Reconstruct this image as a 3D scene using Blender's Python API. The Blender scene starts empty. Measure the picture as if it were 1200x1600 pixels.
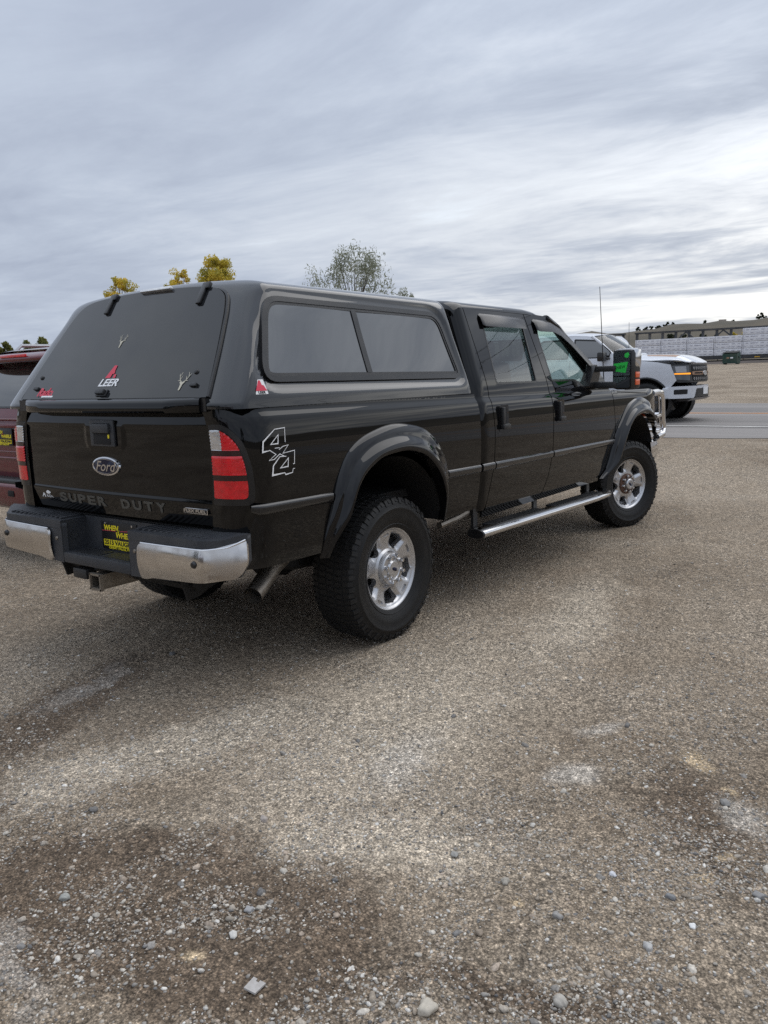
import bpy, bmesh, math, random
import numpy as np
from mathutils import Vector, Matrix
from mathutils.geometry import delaunay_2d_cdt
random.seed(7); np.random.seed(7)
rad = math.radians
SC = bpy.context.scene
COL = SC.collection

# ------------------------------------------------------------------ camera, sky, sun, exposure
CAM_POS = (-3.6164, -3.6008, 1.5231)
YAW, PITCH, ROLL, FPX = 0.6395, -0.1685, -0.0296, 1247.13
cd = bpy.data.cameras.new('camera'); cam = bpy.data.objects.new('camera', cd); COL.objects.link(cam)
fw = Vector((math.cos(PITCH)*math.cos(YAW), math.cos(PITCH)*math.sin(YAW), math.sin(PITCH)))
rt0 = Vector((math.sin(YAW), -math.cos(YAW), 0)); up0 = rt0.cross(fw)
rt = rt0*math.cos(ROLL)+up0*math.sin(ROLL); up = up0*math.cos(ROLL)-rt0*math.sin(ROLL)
cam.matrix_world = Matrix(((rt.x, up.x, -fw.x, CAM_POS[0]), (rt.y, up.y, -fw.y, CAM_POS[1]), (rt.z, up.z, -fw.z, CAM_POS[2]), (0, 0, 0, 1)))
cd.sensor_fit = 'VERTICAL'; cd.sensor_height = 24.0; cd.lens = 24.0*FPX/1600.0
cd.clip_start = 0.05; cd.clip_end = 4000
SC.camera = cam

SUN_EL, SUN_AZ = 60.0, -16.0          # azimuth measured from +x (the pickup's nose) towards +y
SUN_STRENGTH, SUN_ANGLE = 1.0, 66.0
w = bpy.data.worlds.new('World'); SC.world = w; w.use_nodes = True
nt = w.node_tree; nt.nodes.clear()
def wn(t, **k):
    n = nt.nodes.new(t)
    for a, b in k.items(): setattr(n, a, b)
    return n
L = nt.links.new
w.cycles.sampling_method = 'MANUAL'; w.cycles.sample_map_resolution = 512
def wmath(op, a, b=None, c=None, clamp=False):
    n = wn('ShaderNodeMath', operation=op); n.use_clamp = clamp
    for i, v in enumerate((a, b, c)):
        if v is None: continue
        if isinstance(v, (int, float)): n.inputs[i].default_value = v
        else: L(v, n.inputs[i])
    return n.outputs[0]
def wmix(f, a, b, typ='MIX'):
    n = wn('ShaderNodeMix', data_type='RGBA', blend_type=typ)
    for s, v in ((n.inputs[0], f), (n.inputs[6], a), (n.inputs[7], b)):
        if isinstance(v, (int, float)): s.default_value = v
        elif isinstance(v, tuple): s.default_value = (*v, 1)
        else: L(v, s)
    return n.outputs[2]
def wramp(f, pts):
    n = wn('ShaderNodeValToRGB'); e = n.color_ramp.elements
    while len(e) < len(pts): e.new(0.5)
    for q, (p, c) in zip(e, pts):
        q.position = p; q.color = (c, c, c, 1) if isinstance(c, (int, float)) else (*c, 1)
    L(f, n.inputs[0]); return n.outputs[0]
tc = wn('ShaderNodeTexCoord'); sep = wn('ShaderNodeSeparateXYZ'); L(tc.outputs['Generated'], sep.inputs[0])
dz = wmath('MAXIMUM', sep.outputs[2], 0.0)
den = wmath('ADD', dz, 0.07)
px = wmath('DIVIDE', sep.outputs[0], den); py = wmath('DIVIDE', sep.outputs[1], den)
cmb = wn('ShaderNodeCombineXYZ'); L(px, cmb.inputs[0]); L(py, cmb.inputs[1])
mp = wn('ShaderNodeMapping'); mp.inputs['Rotation'].default_value = (0, 0, rad(38)); mp.inputs['Location'].default_value = (11.0, 9.0, 0); mp.inputs['Scale'].default_value = (1.0, 0.55, 1); L(cmb.outputs[0], mp.inputs[0])
def wnoise(scale, detail, rough, dist, vec):
    n = wn('ShaderNodeTexNoise'); n.inputs['Scale'].default_value = scale; n.inputs['Detail'].default_value = detail
    n.inputs['Roughness'].default_value = rough; n.inputs['Distortion'].default_value = dist; L(vec, n.inputs['Vector']); return n.outputs[0]
n1 = wnoise(0.55, 9, 0.60, 0.35, mp.outputs[0]); n2 = wnoise(1.9, 8, 0.62, 0.5, mp.outputs[0]); n3 = wnoise(0.23, 3, 0.5, 0.2, mp.outputs[0])
cl = wmath('ADD', wmath('MULTIPLY', n1, 0.60), wmath('MULTIPLY', n2, 0.34)); cl = wmath('ADD', cl, wmath('MULTIPLY', n3, 0.34))
cl = wmath('SUBTRACT', cl, 0.14)
# glow of the veiled sun side, and the height above the horizon
sdir = Vector((math.cos(rad(SUN_AZ))*math.cos(rad(12)), math.sin(rad(SUN_AZ))*math.cos(rad(12)), math.sin(rad(12))))
dt = wn('ShaderNodeVectorMath', operation='DOT_PRODUCT'); L(tc.outputs['Generated'], dt.inputs[0]); dt.inputs[1].default_value = sdir
glow = wmath('POWER', wmath('MAXIMUM', dt.outputs['Value'], 0.0), 3.4)
low = wmath('POWER', wmath('SUBTRACT', 1.0, dz, clamp=True), 5.0)
thin = wmath('MULTIPLY', glow, low)
# thin places in the layer show brighter towards the sun
dark = wramp(cl, [(0.36, (0.262, 0.298, 0.372)), (0.50, (0.332, 0.374, 0.448)), (0.60, (0.405, 0.446, 0.512)), (0.72, (0.56, 0.60, 0.64))])
brt = wramp(cl, [(0.40, (0.27, 0.295, 0.345)), (0.47, (0.44, 0.455, 0.475)), (0.53, (0.70, 0.685, 0.645)), (0.60, (0.84, 0.815, 0.745)), (0.70, (0.86, 0.85, 0.81))])
cloud = wmix(wmath('MULTIPLY', thin, 1.55, clamp=True), dark, brt)
lift = wmath('MULTIPLY_ADD', wmath('MULTIPLY', dz, dz), 0.9, 1.0)
lift = wmath('MULTIPLY', lift, wmath('MULTIPLY_ADD', wmath('MULTIPLY', wmath('MULTIPLY', glow, glow), wramp(cl, [(0.44, 0.0), (0.58, 1.0)])), 0.45, 1.0))
liftc = wn('ShaderNodeCombineXYZ'); [L(lift, liftc.inputs[i]) for i in range(3)]
cloud = wmix(1.0, cloud, liftc.outputs[0], 'MULTIPLY')
STR = 0.12
scl = wmix(1.0, cloud, (1/STR,)*3, 'MULTIPLY')
sky = wn('ShaderNodeTexSky', sky_type='NISHITA'); sky.sun_disc = False; sky.sun_elevation = rad(SUN_EL); sky.sun_rotation = rad(90-SUN_AZ)
gap = wramp(cl, [(0.60, 0.0), (0.76, 1.0)])
gapm = wmath('MULTIPLY', wmath('MULTIPLY', gap, low), wmath('SUBTRACT', 1.0, thin, clamp=True)); gapm = wmath('MULTIPLY', gapm, 0.75)
skyc = wmix(gapm, scl, sky.outputs[0])
bg = wn('ShaderNodeBackground'); bg.inputs['Strength'].default_value = STR; L(skyc, bg.inputs[0])
wo = wn('ShaderNodeOutputWorld'); L(bg.outputs[0], wo.inputs[0])

sl = bpy.data.lights.new('sun', 'SUN'); sl.energy = SUN_STRENGTH; sl.angle = rad(SUN_ANGLE); sl.color = (1.0, 0.955, 0.89)
sun = bpy.data.objects.new('sun', sl); COL.objects.link(sun)
sv = Vector((math.cos(rad(SUN_AZ))*math.cos(rad(SUN_EL)), math.sin(rad(SUN_AZ))*math.cos(rad(SUN_EL)), math.sin(rad(SUN_EL))))
sun.rotation_euler = sv.to_track_quat('Z', 'Y').to_euler(); sun.location = sv*50
SC.view_settings.view_transform = 'Standard'; SC.view_settings.look = 'None'; SC.view_settings.gamma = 1.0
SC.view_settings.exposure = 0.58
SC.view_settings.use_curve_mapping = False
SC.cycles.use_denoising = False
SC.cycles.max_bounces = 8; SC.cycles.transparent_max_bounces = 12
SC.cycles.sample_clamp_indirect = 6.0

# ------------------------------------------------------------------ materials
def nodes(m):
    m.use_nodes = True; t = m.node_tree; return t, t.nodes['Principled BSDF']
def mat(name, base, rough=0.5, metal=0.0, coat=0.0, ior=1.5, emit=None, spec=None, alpha=1.0, dirt=0.0, dscale=6.0, dcol=(0.20, 0.17, 0.14), bump=0.0, bscale=80.0, rvar=0.0, cior=1.5):
    """a Principled material, with noise-driven dust (dirt) and roughness variation where asked for"""
    m = bpy.data.materials.new(name); t, b = nodes(m)
    b.inputs['Base Color'].default_value = (*base, 1); b.inputs['Roughness'].default_value = rough
    b.inputs['Metallic'].default_value = metal; b.inputs['Coat Weight'].default_value = coat; b.inputs['IOR'].default_value = ior
    b.inputs['Coat Roughness'].default_value = 0.025; b.inputs['Coat IOR'].default_value = cior
    if spec is not None: b.inputs['Specular IOR Level'].default_value = spec
    if emit: b.inputs['Emission Color'].default_value = (*emit[0], 1); b.inputs['Emission Strength'].default_value = emit[1]
    if dirt or bump or rvar:
        tcn = t.nodes.new('ShaderNodeTexCoord')
        def nz(s, d=6, r=0.6):
            n = t.nodes.new('ShaderNodeTexNoise'); n.inputs['Scale'].default_value = s; n.inputs['Detail'].default_value = d; n.inputs['Roughness'].default_value = r
            t.links.new(tcn.outputs['Object'], n.inputs['Vector']); return n
        if dirt or rvar:
            n = nz(dscale); r = t.nodes.new('ShaderNodeMapRange'); r.inputs[1].default_value = 0.38; r.inputs[2].default_value = 0.72
            t.links.new(n.outputs[0], r.inputs[0])
        if dirt:
            mx = t.nodes.new('ShaderNodeMix'); mx.data_type = 'RGBA'
            ml = t.nodes.new('ShaderNodeMath'); ml.operation = 'MULTIPLY'; ml.inputs[1].default_value = dirt
            t.links.new(r.outputs[0], ml.inputs[0]); t.links.new(ml.outputs[0], mx.inputs[0])
            mx.inputs[6].default_value = (*base, 1); mx.inputs[7].default_value = (*dcol, 1)
            t.links.new(mx.outputs[2], b.inputs['Base Color'])
        if rvar:
            r2 = t.nodes.new('ShaderNodeMapRange'); r2.inputs[3].default_value = rough; r2.inputs[4].default_value = min(1, rough+rvar)
            t.links.new(r.outputs[0], r2.inputs[0]); t.links.new(r2.outputs[0], b.inputs['Roughness'])
        if bump:
            n = nz(bscale, 4); bp = t.nodes.new('ShaderNodeBump'); bp.inputs['Strength'].default_value = bump; bp.inputs['Distance'].default_value = 0.002
            t.links.new(n.outputs[0], bp.inputs['Height']); t.links.new(bp.outputs[0], b.inputs['Normal'])
    return m
def glass_mat(name, tint, ior=1.5, refl=(1, 1, 1)):
    m = bpy.data.materials.new(name); m.use_nodes = True; t = m.node_tree; t.nodes.clear()
    tr = t.nodes.new('ShaderNodeBsdfTransparent'); tr.inputs[0].default_value = (*tint, 1)
    gl = t.nodes.new('ShaderNodeBsdfGlossy'); gl.inputs['Roughness'].default_value = 0.015; gl.inputs[0].default_value = (*refl, 1)
    f0 = ((ior-1)/(ior+1))**2; lw = t.nodes.new('ShaderNodeLayerWeight'); lw.inputs[0].default_value = 0.5
    pw = t.nodes.new('ShaderNodeMath'); pw.operation = 'POWER'; pw.inputs[1].default_value = 5.0; t.links.new(lw.outputs['Facing'], pw.inputs[0])
    fr = t.nodes.new('ShaderNodeMath'); fr.operation = 'MULTIPLY_ADD'; fr.inputs[1].default_value = 1-f0; fr.inputs[2].default_value = f0; t.links.new(pw.outputs[0], fr.inputs[0])
    mx = t.nodes.new('ShaderNodeMixShader'); o = t.nodes.new('ShaderNodeOutputMaterial')
    t.links.new(fr.outputs[0], mx.inputs[0]); t.links.new(tr.outputs[0], mx.inputs[1]); t.links.new(gl.outputs[0], mx.inputs[2]); t.links.new(mx.outputs[0], o.inputs[0])
    return m
M = {}
M['paint'] = mat('black paint', (0.0028, 0.0029, 0.0034), 0.30, 0.0, 1.0, dirt=0.006, dscale=2.2, spec=0.0, cior=1.44)
M['paint_shell'] = mat('black gelcoat', (0.006, 0.0066, 0.008), 0.30, 0.0, 1.0, dirt=0.015, dscale=1.7, dcol=(0.14, 0.14, 0.14), spec=0.1, cior=1.6)
M['flare'] = mat('flare gloss black', (0.004, 0.004, 0.005), 0.30, 0.0, 1.0, dirt=0.012, dscale=4, spec=0.0, cior=1.46)
M['moulding'] = mat('dark bright moulding', (0.012, 0.012, 0.013), 0.3, 0.0, 1.0, spec=0.1, cior=1.45)
M['plastic'] = mat('black plastic', (0.016, 0.0165, 0.018), 0.46, dirt=0.22, dscale=9, dcol=(0.06, 0.058, 0.055), bump=0.25, bscale=260)
M['trim'] = mat('satin black trim', (0.010, 0.010, 0.011), 0.28, dirt=0.06, dscale=10)
M['bumper_plastic'] = mat('grey black bumper plastic', (0.030, 0.033, 0.039), 0.5, dirt=0.25, dscale=7, dcol=(0.10, 0.095, 0.09), bump=0.3, bscale=220)
M['under'] = mat('dark underbody', (0.012, 0.012, 0.012), 0.8, dirt=0.4, dscale=5, dcol=(0.035, 0.03, 0.025))
M['liner'] = mat('wheel liner', (0.006, 0.006, 0.007), 0.75)
M['chrome'] = mat('chrome', (0.72, 0.72, 0.73), 0.06, 1.0, dirt=0.12, dscale=9, rvar=0.1)
M['chrome_dirty'] = mat('dusty chrome', (0.66, 0.64, 0.62), 0.09, 1.0, dirt=0.40, dscale=7, dcol=(0.34, 0.30, 0.26), rvar=0.22)
M['alloy'] = mat('silver alloy', (0.56, 0.56, 0.57), 0.30, 0.85, 0.3, dirt=0.25, dscale=14, dcol=(0.30, 0.28, 0.26), rvar=0.12)
M['alloy_dark'] = mat('dull alloy', (0.40, 0.40, 0.41), 0.36, 0.85, dirt=0.3, dscale=20, dcol=(0.22, 0.2, 0.19))
M['rust'] = mat('rusty hub', (0.16, 0.085, 0.055), 0.7, 0.3, dirt=0.5, dscale=60, dcol=(0.05, 0.04, 0.035))
M['rubber'] = mat('tyre rubber', (0.0055, 0.0056, 0.006), 0.55, spec=0.35, dirt=0.18, dscale=16, dcol=(0.03, 0.027, 0.024), bump=0.3, bscale=150)
M['tread'] = mat('tread rubber', (0.011, 0.0113, 0.012), 0.6, spec=0.35, dirt=0.3, dscale=30, dcol=(0.045, 0.041, 0.036))
M['groove'] = mat('tyre groove', (0.008, 0.008, 0.008), 0.85)
M['dark_glass'] = mat('mirror tint glass', (0.012, 0.013, 0.014), 0.02, 0.0, 0.0, ior=2.25, dirt=0.12, dscale=1.5, dcol=(0.06, 0.062, 0.066))
M['hatch_glass'] = mat('hatch glass', (0.014, 0.015, 0.017), 0.05, 0.0, 0.0, ior=1.52, dirt=0.03, dscale=1.8, bump=0.25, bscale=2.0, dcol=(0.05, 0.052, 0.055))
M['cab_glass'] = glass_mat('cab glass', (0.84, 0.91, 0.885), 1.4)
M['privacy_glass'] = glass_mat('privacy glass', (0.33, 0.36, 0.37), 1.9)
M['clear_glass'] = glass_mat('windshield glass', (0.72, 0.86, 0.80), 1.4)
M['red_lens'] = mat('red lens', (0.74, 0.006, 0.014), 0.10, 0.0, 0.9, spec=0.4, dirt=0.5, dscale=26, dcol=(0.16, 0.0, 0.003), bump=0.8, bscale=70)
M['red_lens_dark'] = mat('smoked red lens', (0.022, 0.002, 0.004), 0.15, 0.0, 0.4)
M['white_lens'] = mat('clear lens', (0.72, 0.72, 0.72), 0.15, 0.7, 0.8, dirt=0.5, dscale=30, dcol=(0.3, 0.29, 0.29), bump=0.6, bscale=60)
M['amber'] = mat('amber lens', (0.75, 0.12, 0.03), 0.15, 0.0, 1.0)
M['white'] = mat('white vinyl', (0.80, 0.80, 0.80), 0.4)
M['red'] = mat('red vinyl', (0.62, 0.02, 0.06), 0.4)
M['grey_letter'] = mat('raised letters', (0.085, 0.080, 0.068), 0.55)
M['blue_oval'] = mat('dark blue enamel', (0.004, 0.007, 0.032), 0.25, 0.0, 0.25, spec=0.2)
M['plate'] = mat('plate black', (0.012, 0.012, 0.013), 0.35)
M['yellow'] = mat('plate yellow', (0.85, 0.70, 0.02), 0.45)
M['green_note'] = mat('green sticky note', (0.03, 0.60, 0.08), 0.7)
M['mirror'] = mat('mirror glass', (0.55, 0.57, 0.58), 0.02, 1.0)
M['seat'] = mat('grey seat cloth', (0.075, 0.078, 0.082), 0.9, bump=0.4, bscale=300)
M['interior'] = mat('dark interior', (0.022, 0.023, 0.024), 0.75)
M['headliner'] = mat('pale headliner', (0.32, 0.32, 0.31), 0.9)
M['exhaust'] = mat('exhaust steel', (0.30, 0.27, 0.235), 0.42, 0.8, dirt=0.5, dscale=14, dcol=(0.10, 0.075, 0.05))
M['soot'] = mat('soot', (0.01, 0.009, 0.009), 0.9)
M['maroon'] = mat('maroon paint', (0.115, 0.004, 0.013), 0.35, 0.2, 1.0, dirt=0.03, dscale=3, spec=0.2, cior=1.4)
M['white_paint'] = mat('white paint', (0.60, 0.62, 0.66), 0.35, 0.0, 0.8, dirt=0.10, dscale=2, cior=1.4)
M['tan_paint'] = mat('copper decal', (0.30, 0.17, 0.10), 0.4)
M['orange'] = mat('amber light bar', (0.95, 0.33, 0.02), 0.3, emit=((1.0, 0.36, 0.02), 0.6))
M['dark_lamp'] = mat('smoked lamp', (0.05, 0.052, 0.055), 0.1, 0.0, 1.0)

# ------------------------------------------------------------------ mesh helpers
def link(o, parent=None):
    COL.objects.link(o)
    if parent is not None: o.parent = parent
    return o
def empty(name, loc=(0, 0, 0), rz=0.0):
    o = bpy.data.objects.new(name, None); o.location = loc; o.rotation_euler = (0, 0, rz); o.empty_display_size = 0.2; COL.objects.link(o); return o
def tag(o, label=None, cat=None, group=None, kind=None):
    if label: o['label'] = label
    if cat: o['category'] = cat
    if group: o['group'] = group
    if kind: o['kind'] = kind
    return o
def obj(name, verts, faces, m, parent=None, smooth=35, mats=None, fmat=None):
    me = bpy.data.meshes.new(name); me.from_pydata([tuple(map(float, v)) for v in verts], [], [tuple(int(i) for i in f) for f in faces]); me.update()
    for q in (mats or [m]): me.materials.append(M[q] if isinstance(q, str) else q)
    if fmat is not None: me.polygons.foreach_set('material_index', np.array(fmat, dtype=np.int32))
    if smooth:
        me.shade_smooth()
        if smooth < 180: me.set_sharp_from_angle(angle=rad(smooth))
    return link(bpy.data.objects.new(name, me), parent)
class MB:
    """collects boxes, tubes, lathes and so on into one mesh"""
    def __init__(s): s.v = []; s.f = []
    def add(s, v, f):
        k = len(s.v); s.v += [tuple(q) for q in v]; s.f += [tuple(i+k for i in q) for q in f]; return s
    def box(s, c, d, rot=None, bev=0.0):
        hx, hy, hz = d[0]/2, d[1]/2, d[2]/2
        if bev <= 0:
            v = [Vector((x, y, z)) for x in (-hx, hx) for y in (-hy, hy) for z in (-hz, hz)]
            f = [(0, 1, 3, 2), (4, 6, 7, 5), (0, 4, 5, 1), (2, 3, 7, 6), (0, 2, 6, 4), (1, 5, 7, 3)]
        else:
            b = min(bev, hx*.99, hy*.99, hz*.99); bm = bmesh.new(); bmesh.ops.create_cube(bm, size=1)
            for q in bm.verts: q.co = Vector((q.co.x*d[0], q.co.y*d[1], q.co.z*d[2]))
            bmesh.ops.bevel(bm, geom=bm.edges[:], offset=b, segments=2, affect='EDGES', profile=0.6)
            bm.verts.index_update(); v = [q.co.copy() for q in bm.verts]; f = [[q.index for q in g.verts] for g in bm.faces]; bm.free()
        if rot is not None:
            R = rot if isinstance(rot, Matrix) else Matrix.Rotation(rot, 3, 'Z'); v = [R @ q for q in v]
        cc = Vector(c); return s.add([q+cc for q in v], f)
    def tube(s, path, r, n=10, cap=True, ry=None):
        P = [Vector(q) for q in path]; k = len(P); rr = r if isinstance(r, (list, tuple)) else [r]*k
        v = []; f = []; prev = None
        for i in range(k):
            t = (P[min(i+1, k-1)]-P[max(i-1, 0)]).normalized()
            if prev is None:
                a = Vector((0, 0, 1)) if abs(t.z) < 0.9 else Vector((1, 0, 0))
                u = t.cross(a).normalized()
            else: u = (prev-t*prev.dot(t)).normalized()
            prev = u; q = t.cross(u)
            for j in range(n):
                a = 2*math.pi*j/n; v.append(P[i]+u*math.cos(a)*rr[i]+q*math.sin(a)*(rr[i] if ry is None else ry*rr[i]/r))
        for i in range(k-1):
            for j in range(n): f.append((i*n+j, i*n+(j+1) % n, (i+1)*n+(j+1) % n, (i+1)*n+j))
        if cap: f.append(tuple(range(n))[::-1]); f.append(tuple((k-1)*n+j for j in range(n)))
        return s.add(v, f)
    def lathe(s, prof, c=(0, 0, 0), axis='Y', n=48, close=False):
        """profile of (radius, along)"""
        v = []; f = []; k = len(prof)
        for j in range(n):
            a = 2*math.pi*j/n
            for r, h in prof:
                x, z = r*math.cos(a), r*math.sin(a)
                v.append({'Y': (c[0]+x, c[1]+h, c[2]+z), 'X': (c[0]+h, c[1]+x, c[2]+z), 'Z': (c[0]+x, c[1]+z, c[2]+h)}[axis])
        for j in range(n):
            for i in range(k-1):
                q = (j*k+i, j*k+i+1, ((j+1) % n)*k+i+1, ((j+1) % n)*k+i); f.append(q)
        return s.add(v, f)
    def prism(s, poly, ax, a, b):
        """polygon extruded along axis ax between a and b; poly gives the two other axes in x,y,z order"""
        n = len(poly)
        def p(q, h):
            return {'X': (h, q[0], q[1]), 'Y': (q[0], h, q[1]), 'Z': (q[0], q[1], h)}[ax]
        v = [p(q, a) for q in poly]+[p(q, b) for q in poly]
        f = [tuple(range(n)), tuple(range(2*n-1, n-1, -1))]+[(i, n+i, n+(i+1) % n, (i+1) % n) for i in range(n)]
        return s.add(v, f)
    def build(s, name, m, parent=None, smooth=35, recalc=True):
        me = bpy.data.meshes.new(name); me.from_pydata([tuple(map(float, q)) for q in s.v], [], s.f); me.update()
        if recalc:
            bm = bmesh.new(); bm.from_mesh(me); bmesh.ops.recalc_face_normals(bm, faces=bm.faces); bm.to_mesh(me); bm.free()
        me.materials.append(M[m] if isinstance(m, str) else m)
        if smooth:
            me.shade_smooth()
            if smooth < 180: me.set_sharp_from_angle(angle=rad(smooth))
        return link(bpy.data.objects.new(name, me), parent)
def pchip(xs, ys):
    xs = np.array(xs, float); ys = np.array(ys, float); h = np.diff(xs); d = np.diff(ys)/h; n = len(xs); m = np.zeros(n)
    for i in range(1, n-1):
        if d[i-1]*d[i] > 0:
            w1 = 2*h[i]+h[i-1]; w2 = h[i]+2*h[i-1]; m[i] = (w1+w2)/(w1/d[i-1]+w2/d[i])
    m[0] = d[0]; m[-1] = d[-1]
    def f(x):
        x = np.asarray(x, float); i = np.clip(np.searchsorted(xs, x)-1, 0, n-2); t = (x-xs[i])/h[i]; tt = np.clip(t, 0, 1)
        r = (2*tt**3-3*tt**2+1)*ys[i]+(tt**3-2*tt**2+tt)*h[i]*m[i]+(-2*tt**3+3*tt**2)*ys[i+1]+(tt**3-tt**2)*h[i]*m[i+1]
        return r+np.where(t < 0, t*h[i]*m[0], 0)+np.where(t > 1, (t-1)*h[i]*m[-1], 0)
    return f
def sstep(a, b, x):
    t = np.clip((np.asarray(x, float)-a)/(b-a), 0, 1); return t*t*(3-2*t)
def inpoly(pts, poly):
    x, y = pts[:, 0], pts[:, 1]; c = np.zeros(len(pts), bool); P = np.array(poly); n = len(P); j = n-1
    for i in range(n):
        xi, yi = P[i]; xj, yj = P[j]
        with np.errstate(divide='ignore', invalid='ignore'):
            cond = ((yi > y) != (yj > y)) & (x < (xj-xi)*(y-yi)/(yj-yi+1e-15)+xi)
        c ^= cond; j = i
    return c
def segdist(pts, poly, closed=True):
    P = np.array(poly, float); d = np.full(len(pts), 1e9); n = len(P)
    for i in range(n if closed else n-1):
        a = P[i]; b = P[(i+1) % n]; ab = b-a; t = np.clip(((pts-a) @ ab)/max(ab @ ab, 1e-12), 0, 1)
        d = np.minimum(d, np.linalg.norm(pts-(a+t[:, None]*ab), axis=1))
    return d
def dens(poly, step):
    out = []; n = len(poly)
    for i in range(n):
        a = np.array(poly[i], float); b = np.array(poly[(i+1) % n], float); k = max(1, int(math.ceil(np.linalg.norm(b-a)/step)))
        for j in range(k): out.append(a+(b-a)*j/k)
    return np.array(out)
def rounded(poly, r, n=5):
    """polygon with rounded corners; r may be a list"""
    out = []; k = len(poly); P = [Vector(q) for q in poly]
    for i in range(k):
        ri = r[i] if isinstance(r, (list, tuple)) else r
        a, b, c = P[i-1], P[i], P[(i+1) % k]
        if ri <= 0: out.append(tuple(b)); continue
        d1 = (a-b); d2 = (c-b); l = min(ri, d1.length*0.48, d2.length*0.48); p0 = b+d1.normalized()*l; p2 = b+d2.normalized()*l
        for j in range(n+1):
            t = j/n; out.append(tuple(p0*(1-t)**2+b*2*t*(1-t)+p2*t*t))
    return out
def panel(name, outline, surf, m, parent=None, holes=(), res=0.04, flange=0.014, fdir=(0, 1, 0), mirror=False, extra=None, smooth=180, back=False):
    """sheet cut to an outline in (u,v), laid on surf(u,v)->(x,y,z), with returned edges; mirror makes the other side's copy too"""
    loops = [dens(outline, res*0.6)]+[dens(h, res*0.6) for h in holes]
    bl = np.vstack(loops); mn = bl.min(0); mx = bl.max(0)
    gx = np.arange(mn[0]+res/2, mx[0], res); gy = np.arange(mn[1]+res/2, mx[1], res)
    g = np.array(np.meshgrid(gx, gy)).reshape(2, -1).T
    if extra is not None and len(extra):
        E_ = np.array(extra, float); keep = np.ones(len(g), bool)
        for z0 in (1.24, ): keep &= ~((g[:, 1]+0.0105*g[:, 0] > 1.262) & (g[:, 1]+0.0105*g[:, 0] < 1.400))
        g = np.vstack([g[keep], E_])
    def inside(p):
        k = inpoly(p, loops[0])
        for h in loops[1:]: k &= ~inpoly(p, h)
        return k
    if len(g):
        g = g[inside(g)]
        if len(g): g = g[np.min([segdist(g, l) for l in loops], axis=0) > (res*0.3 if extra is None else 0.004)]
    edges = []; k = 0
    for l in loops:
        n = len(l); edges += [(k+i, k+(i+1) % n) for i in range(n)]; k += n
    pts = np.vstack([bl, g]) if len(g) else bl
    r = delaunay_2d_cdt([Vector(q) for q in pts], edges, [], 0, 1e-6)
    V2 = np.array([tuple(q) for q in r[0]]); F = np.array(r[2])
    T_ = V2[F]; e1, e2, e3 = T_[:, 1]-T_[:, 0], T_[:, 2]-T_[:, 0], T_[:, 2]-T_[:, 1]; ar = np.abs(e1[:, 0]*e2[:, 1]-e1[:, 1]*e2[:, 0]); lm = np.max([np.linalg.norm(q, axis=1) for q in (e1, e2, e3)], axis=0)
    ok = inside(T_.mean(1)) & (ar/np.maximum(lm, 1e-9) > res*0.01); F = F[ok]      # no slivers along straight edges
    # orientation follows the inward direction
    X, Y, Z = surf(V2[:, 0], V2[:, 1]); P3 = np.stack([np.broadcast_to(X, V2[:, 0].shape), np.broadcast_to(Y, V2[:, 0].shape), np.broadcast_to(Z, V2[:, 0].shape)], 1).astype(float)
    fd = np.array(fdir, float)
    nrm = np.cross(P3[F[:, 1]]-P3[F[:, 0]], P3[F[:, 2]]-P3[F[:, 0]]); 
    if (nrm @ fd).sum() > 0: F = F[:, ::-1]
    faces = [tuple(q) for q in F]
    # returned edges on their own vertices, so that the face stays smooth
    ecount = {}
    for f in faces:
        for a, b in ((f[0], f[1]), (f[1], f[2]), (f[2], f[0])): ecount[(a, b)] = 1
    bnd = [(a, b) for (a, b) in ecount if (b, a) not in ecount]
    verts = P3.tolist()
    if flange:
        ids = {}
        for a, b in bnd:
            for q in (a, b):
                if q not in ids:
                    ids[q] = len(verts); verts.append(P3[q].tolist()); verts.append((P3[q]+fd*flange).tolist())
            faces.append((ids[b], ids[a], ids[a]+1, ids[b]+1))
    if back:
        k = len(verts); verts += (P3+fd*flange).tolist(); faces += [tuple(int(i)+k for i in f[::-1]) for f in F]
    o = obj(name, verts, faces, m, parent, smooth)
    if mirror:
        o2 = obj(name, [(v[0], -v[1], v[2]) for v in verts], [f[::-1] for f in faces], m, parent, smooth); return o, o2
    return o
def ribbon(name, strokes, surf, m, parent, width=0.006):
    """flat vinyl strokes laid on a surface"""
    v = []; f = []
    for st in strokes:
        pts, ws = (st if isinstance(st, tuple) else (st, width)); closed = len(pts) > 2 and pts[0] == pts[-1]
        P = dens(pts[:-1] if closed else pts, 0.02) if closed else None
        P = np.array(pts, float); n = len(P); L0 = len(v)
        for i in range(n):
            if closed: a, b = P[(i-1) % (n-1)] if i not in (0, n-1) else P[n-2], P[(i+1) % (n-1)] if i not in (n-1,) else P[1]
            else: a, b = P[max(i-1, 0)], P[min(i+1, n-1)]
            d1 = P[i]-a; d2 = b-P[i]
            d1 = d1/(np.linalg.norm(d1)+1e-9) if np.linalg.norm(d1) > 1e-9 else d2/np.linalg.norm(d2)
            d2 = d2/(np.linalg.norm(d2)+1e-9) if np.linalg.norm(d2) > 1e-9 else d1
            n1_ = np.array((-d1[1], d1[0])); n2_ = np.array((-d2[1], d2[0])); nn = n1_+n2_; l = np.linalg.norm(nn); nn = nn/l if l > 1e-6 else n1_
            sc = min(2.0, 1/max(0.4, abs(nn @ n1_))); wi = ws[i] if isinstance(ws, (list, tuple)) else ws
            for s in (-0.5, 0.5):
                q = P[i]+nn*wi*sc*s; X, Y, Z = surf(q[0], q[1]); v.append((float(X), float(Y), float(Z)))
        for i in range(n-1):
            k = L0+2*i; f.append((k, k+1, k+3, k+2))
    return obj(name, v, f, m, parent, 0)
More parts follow.
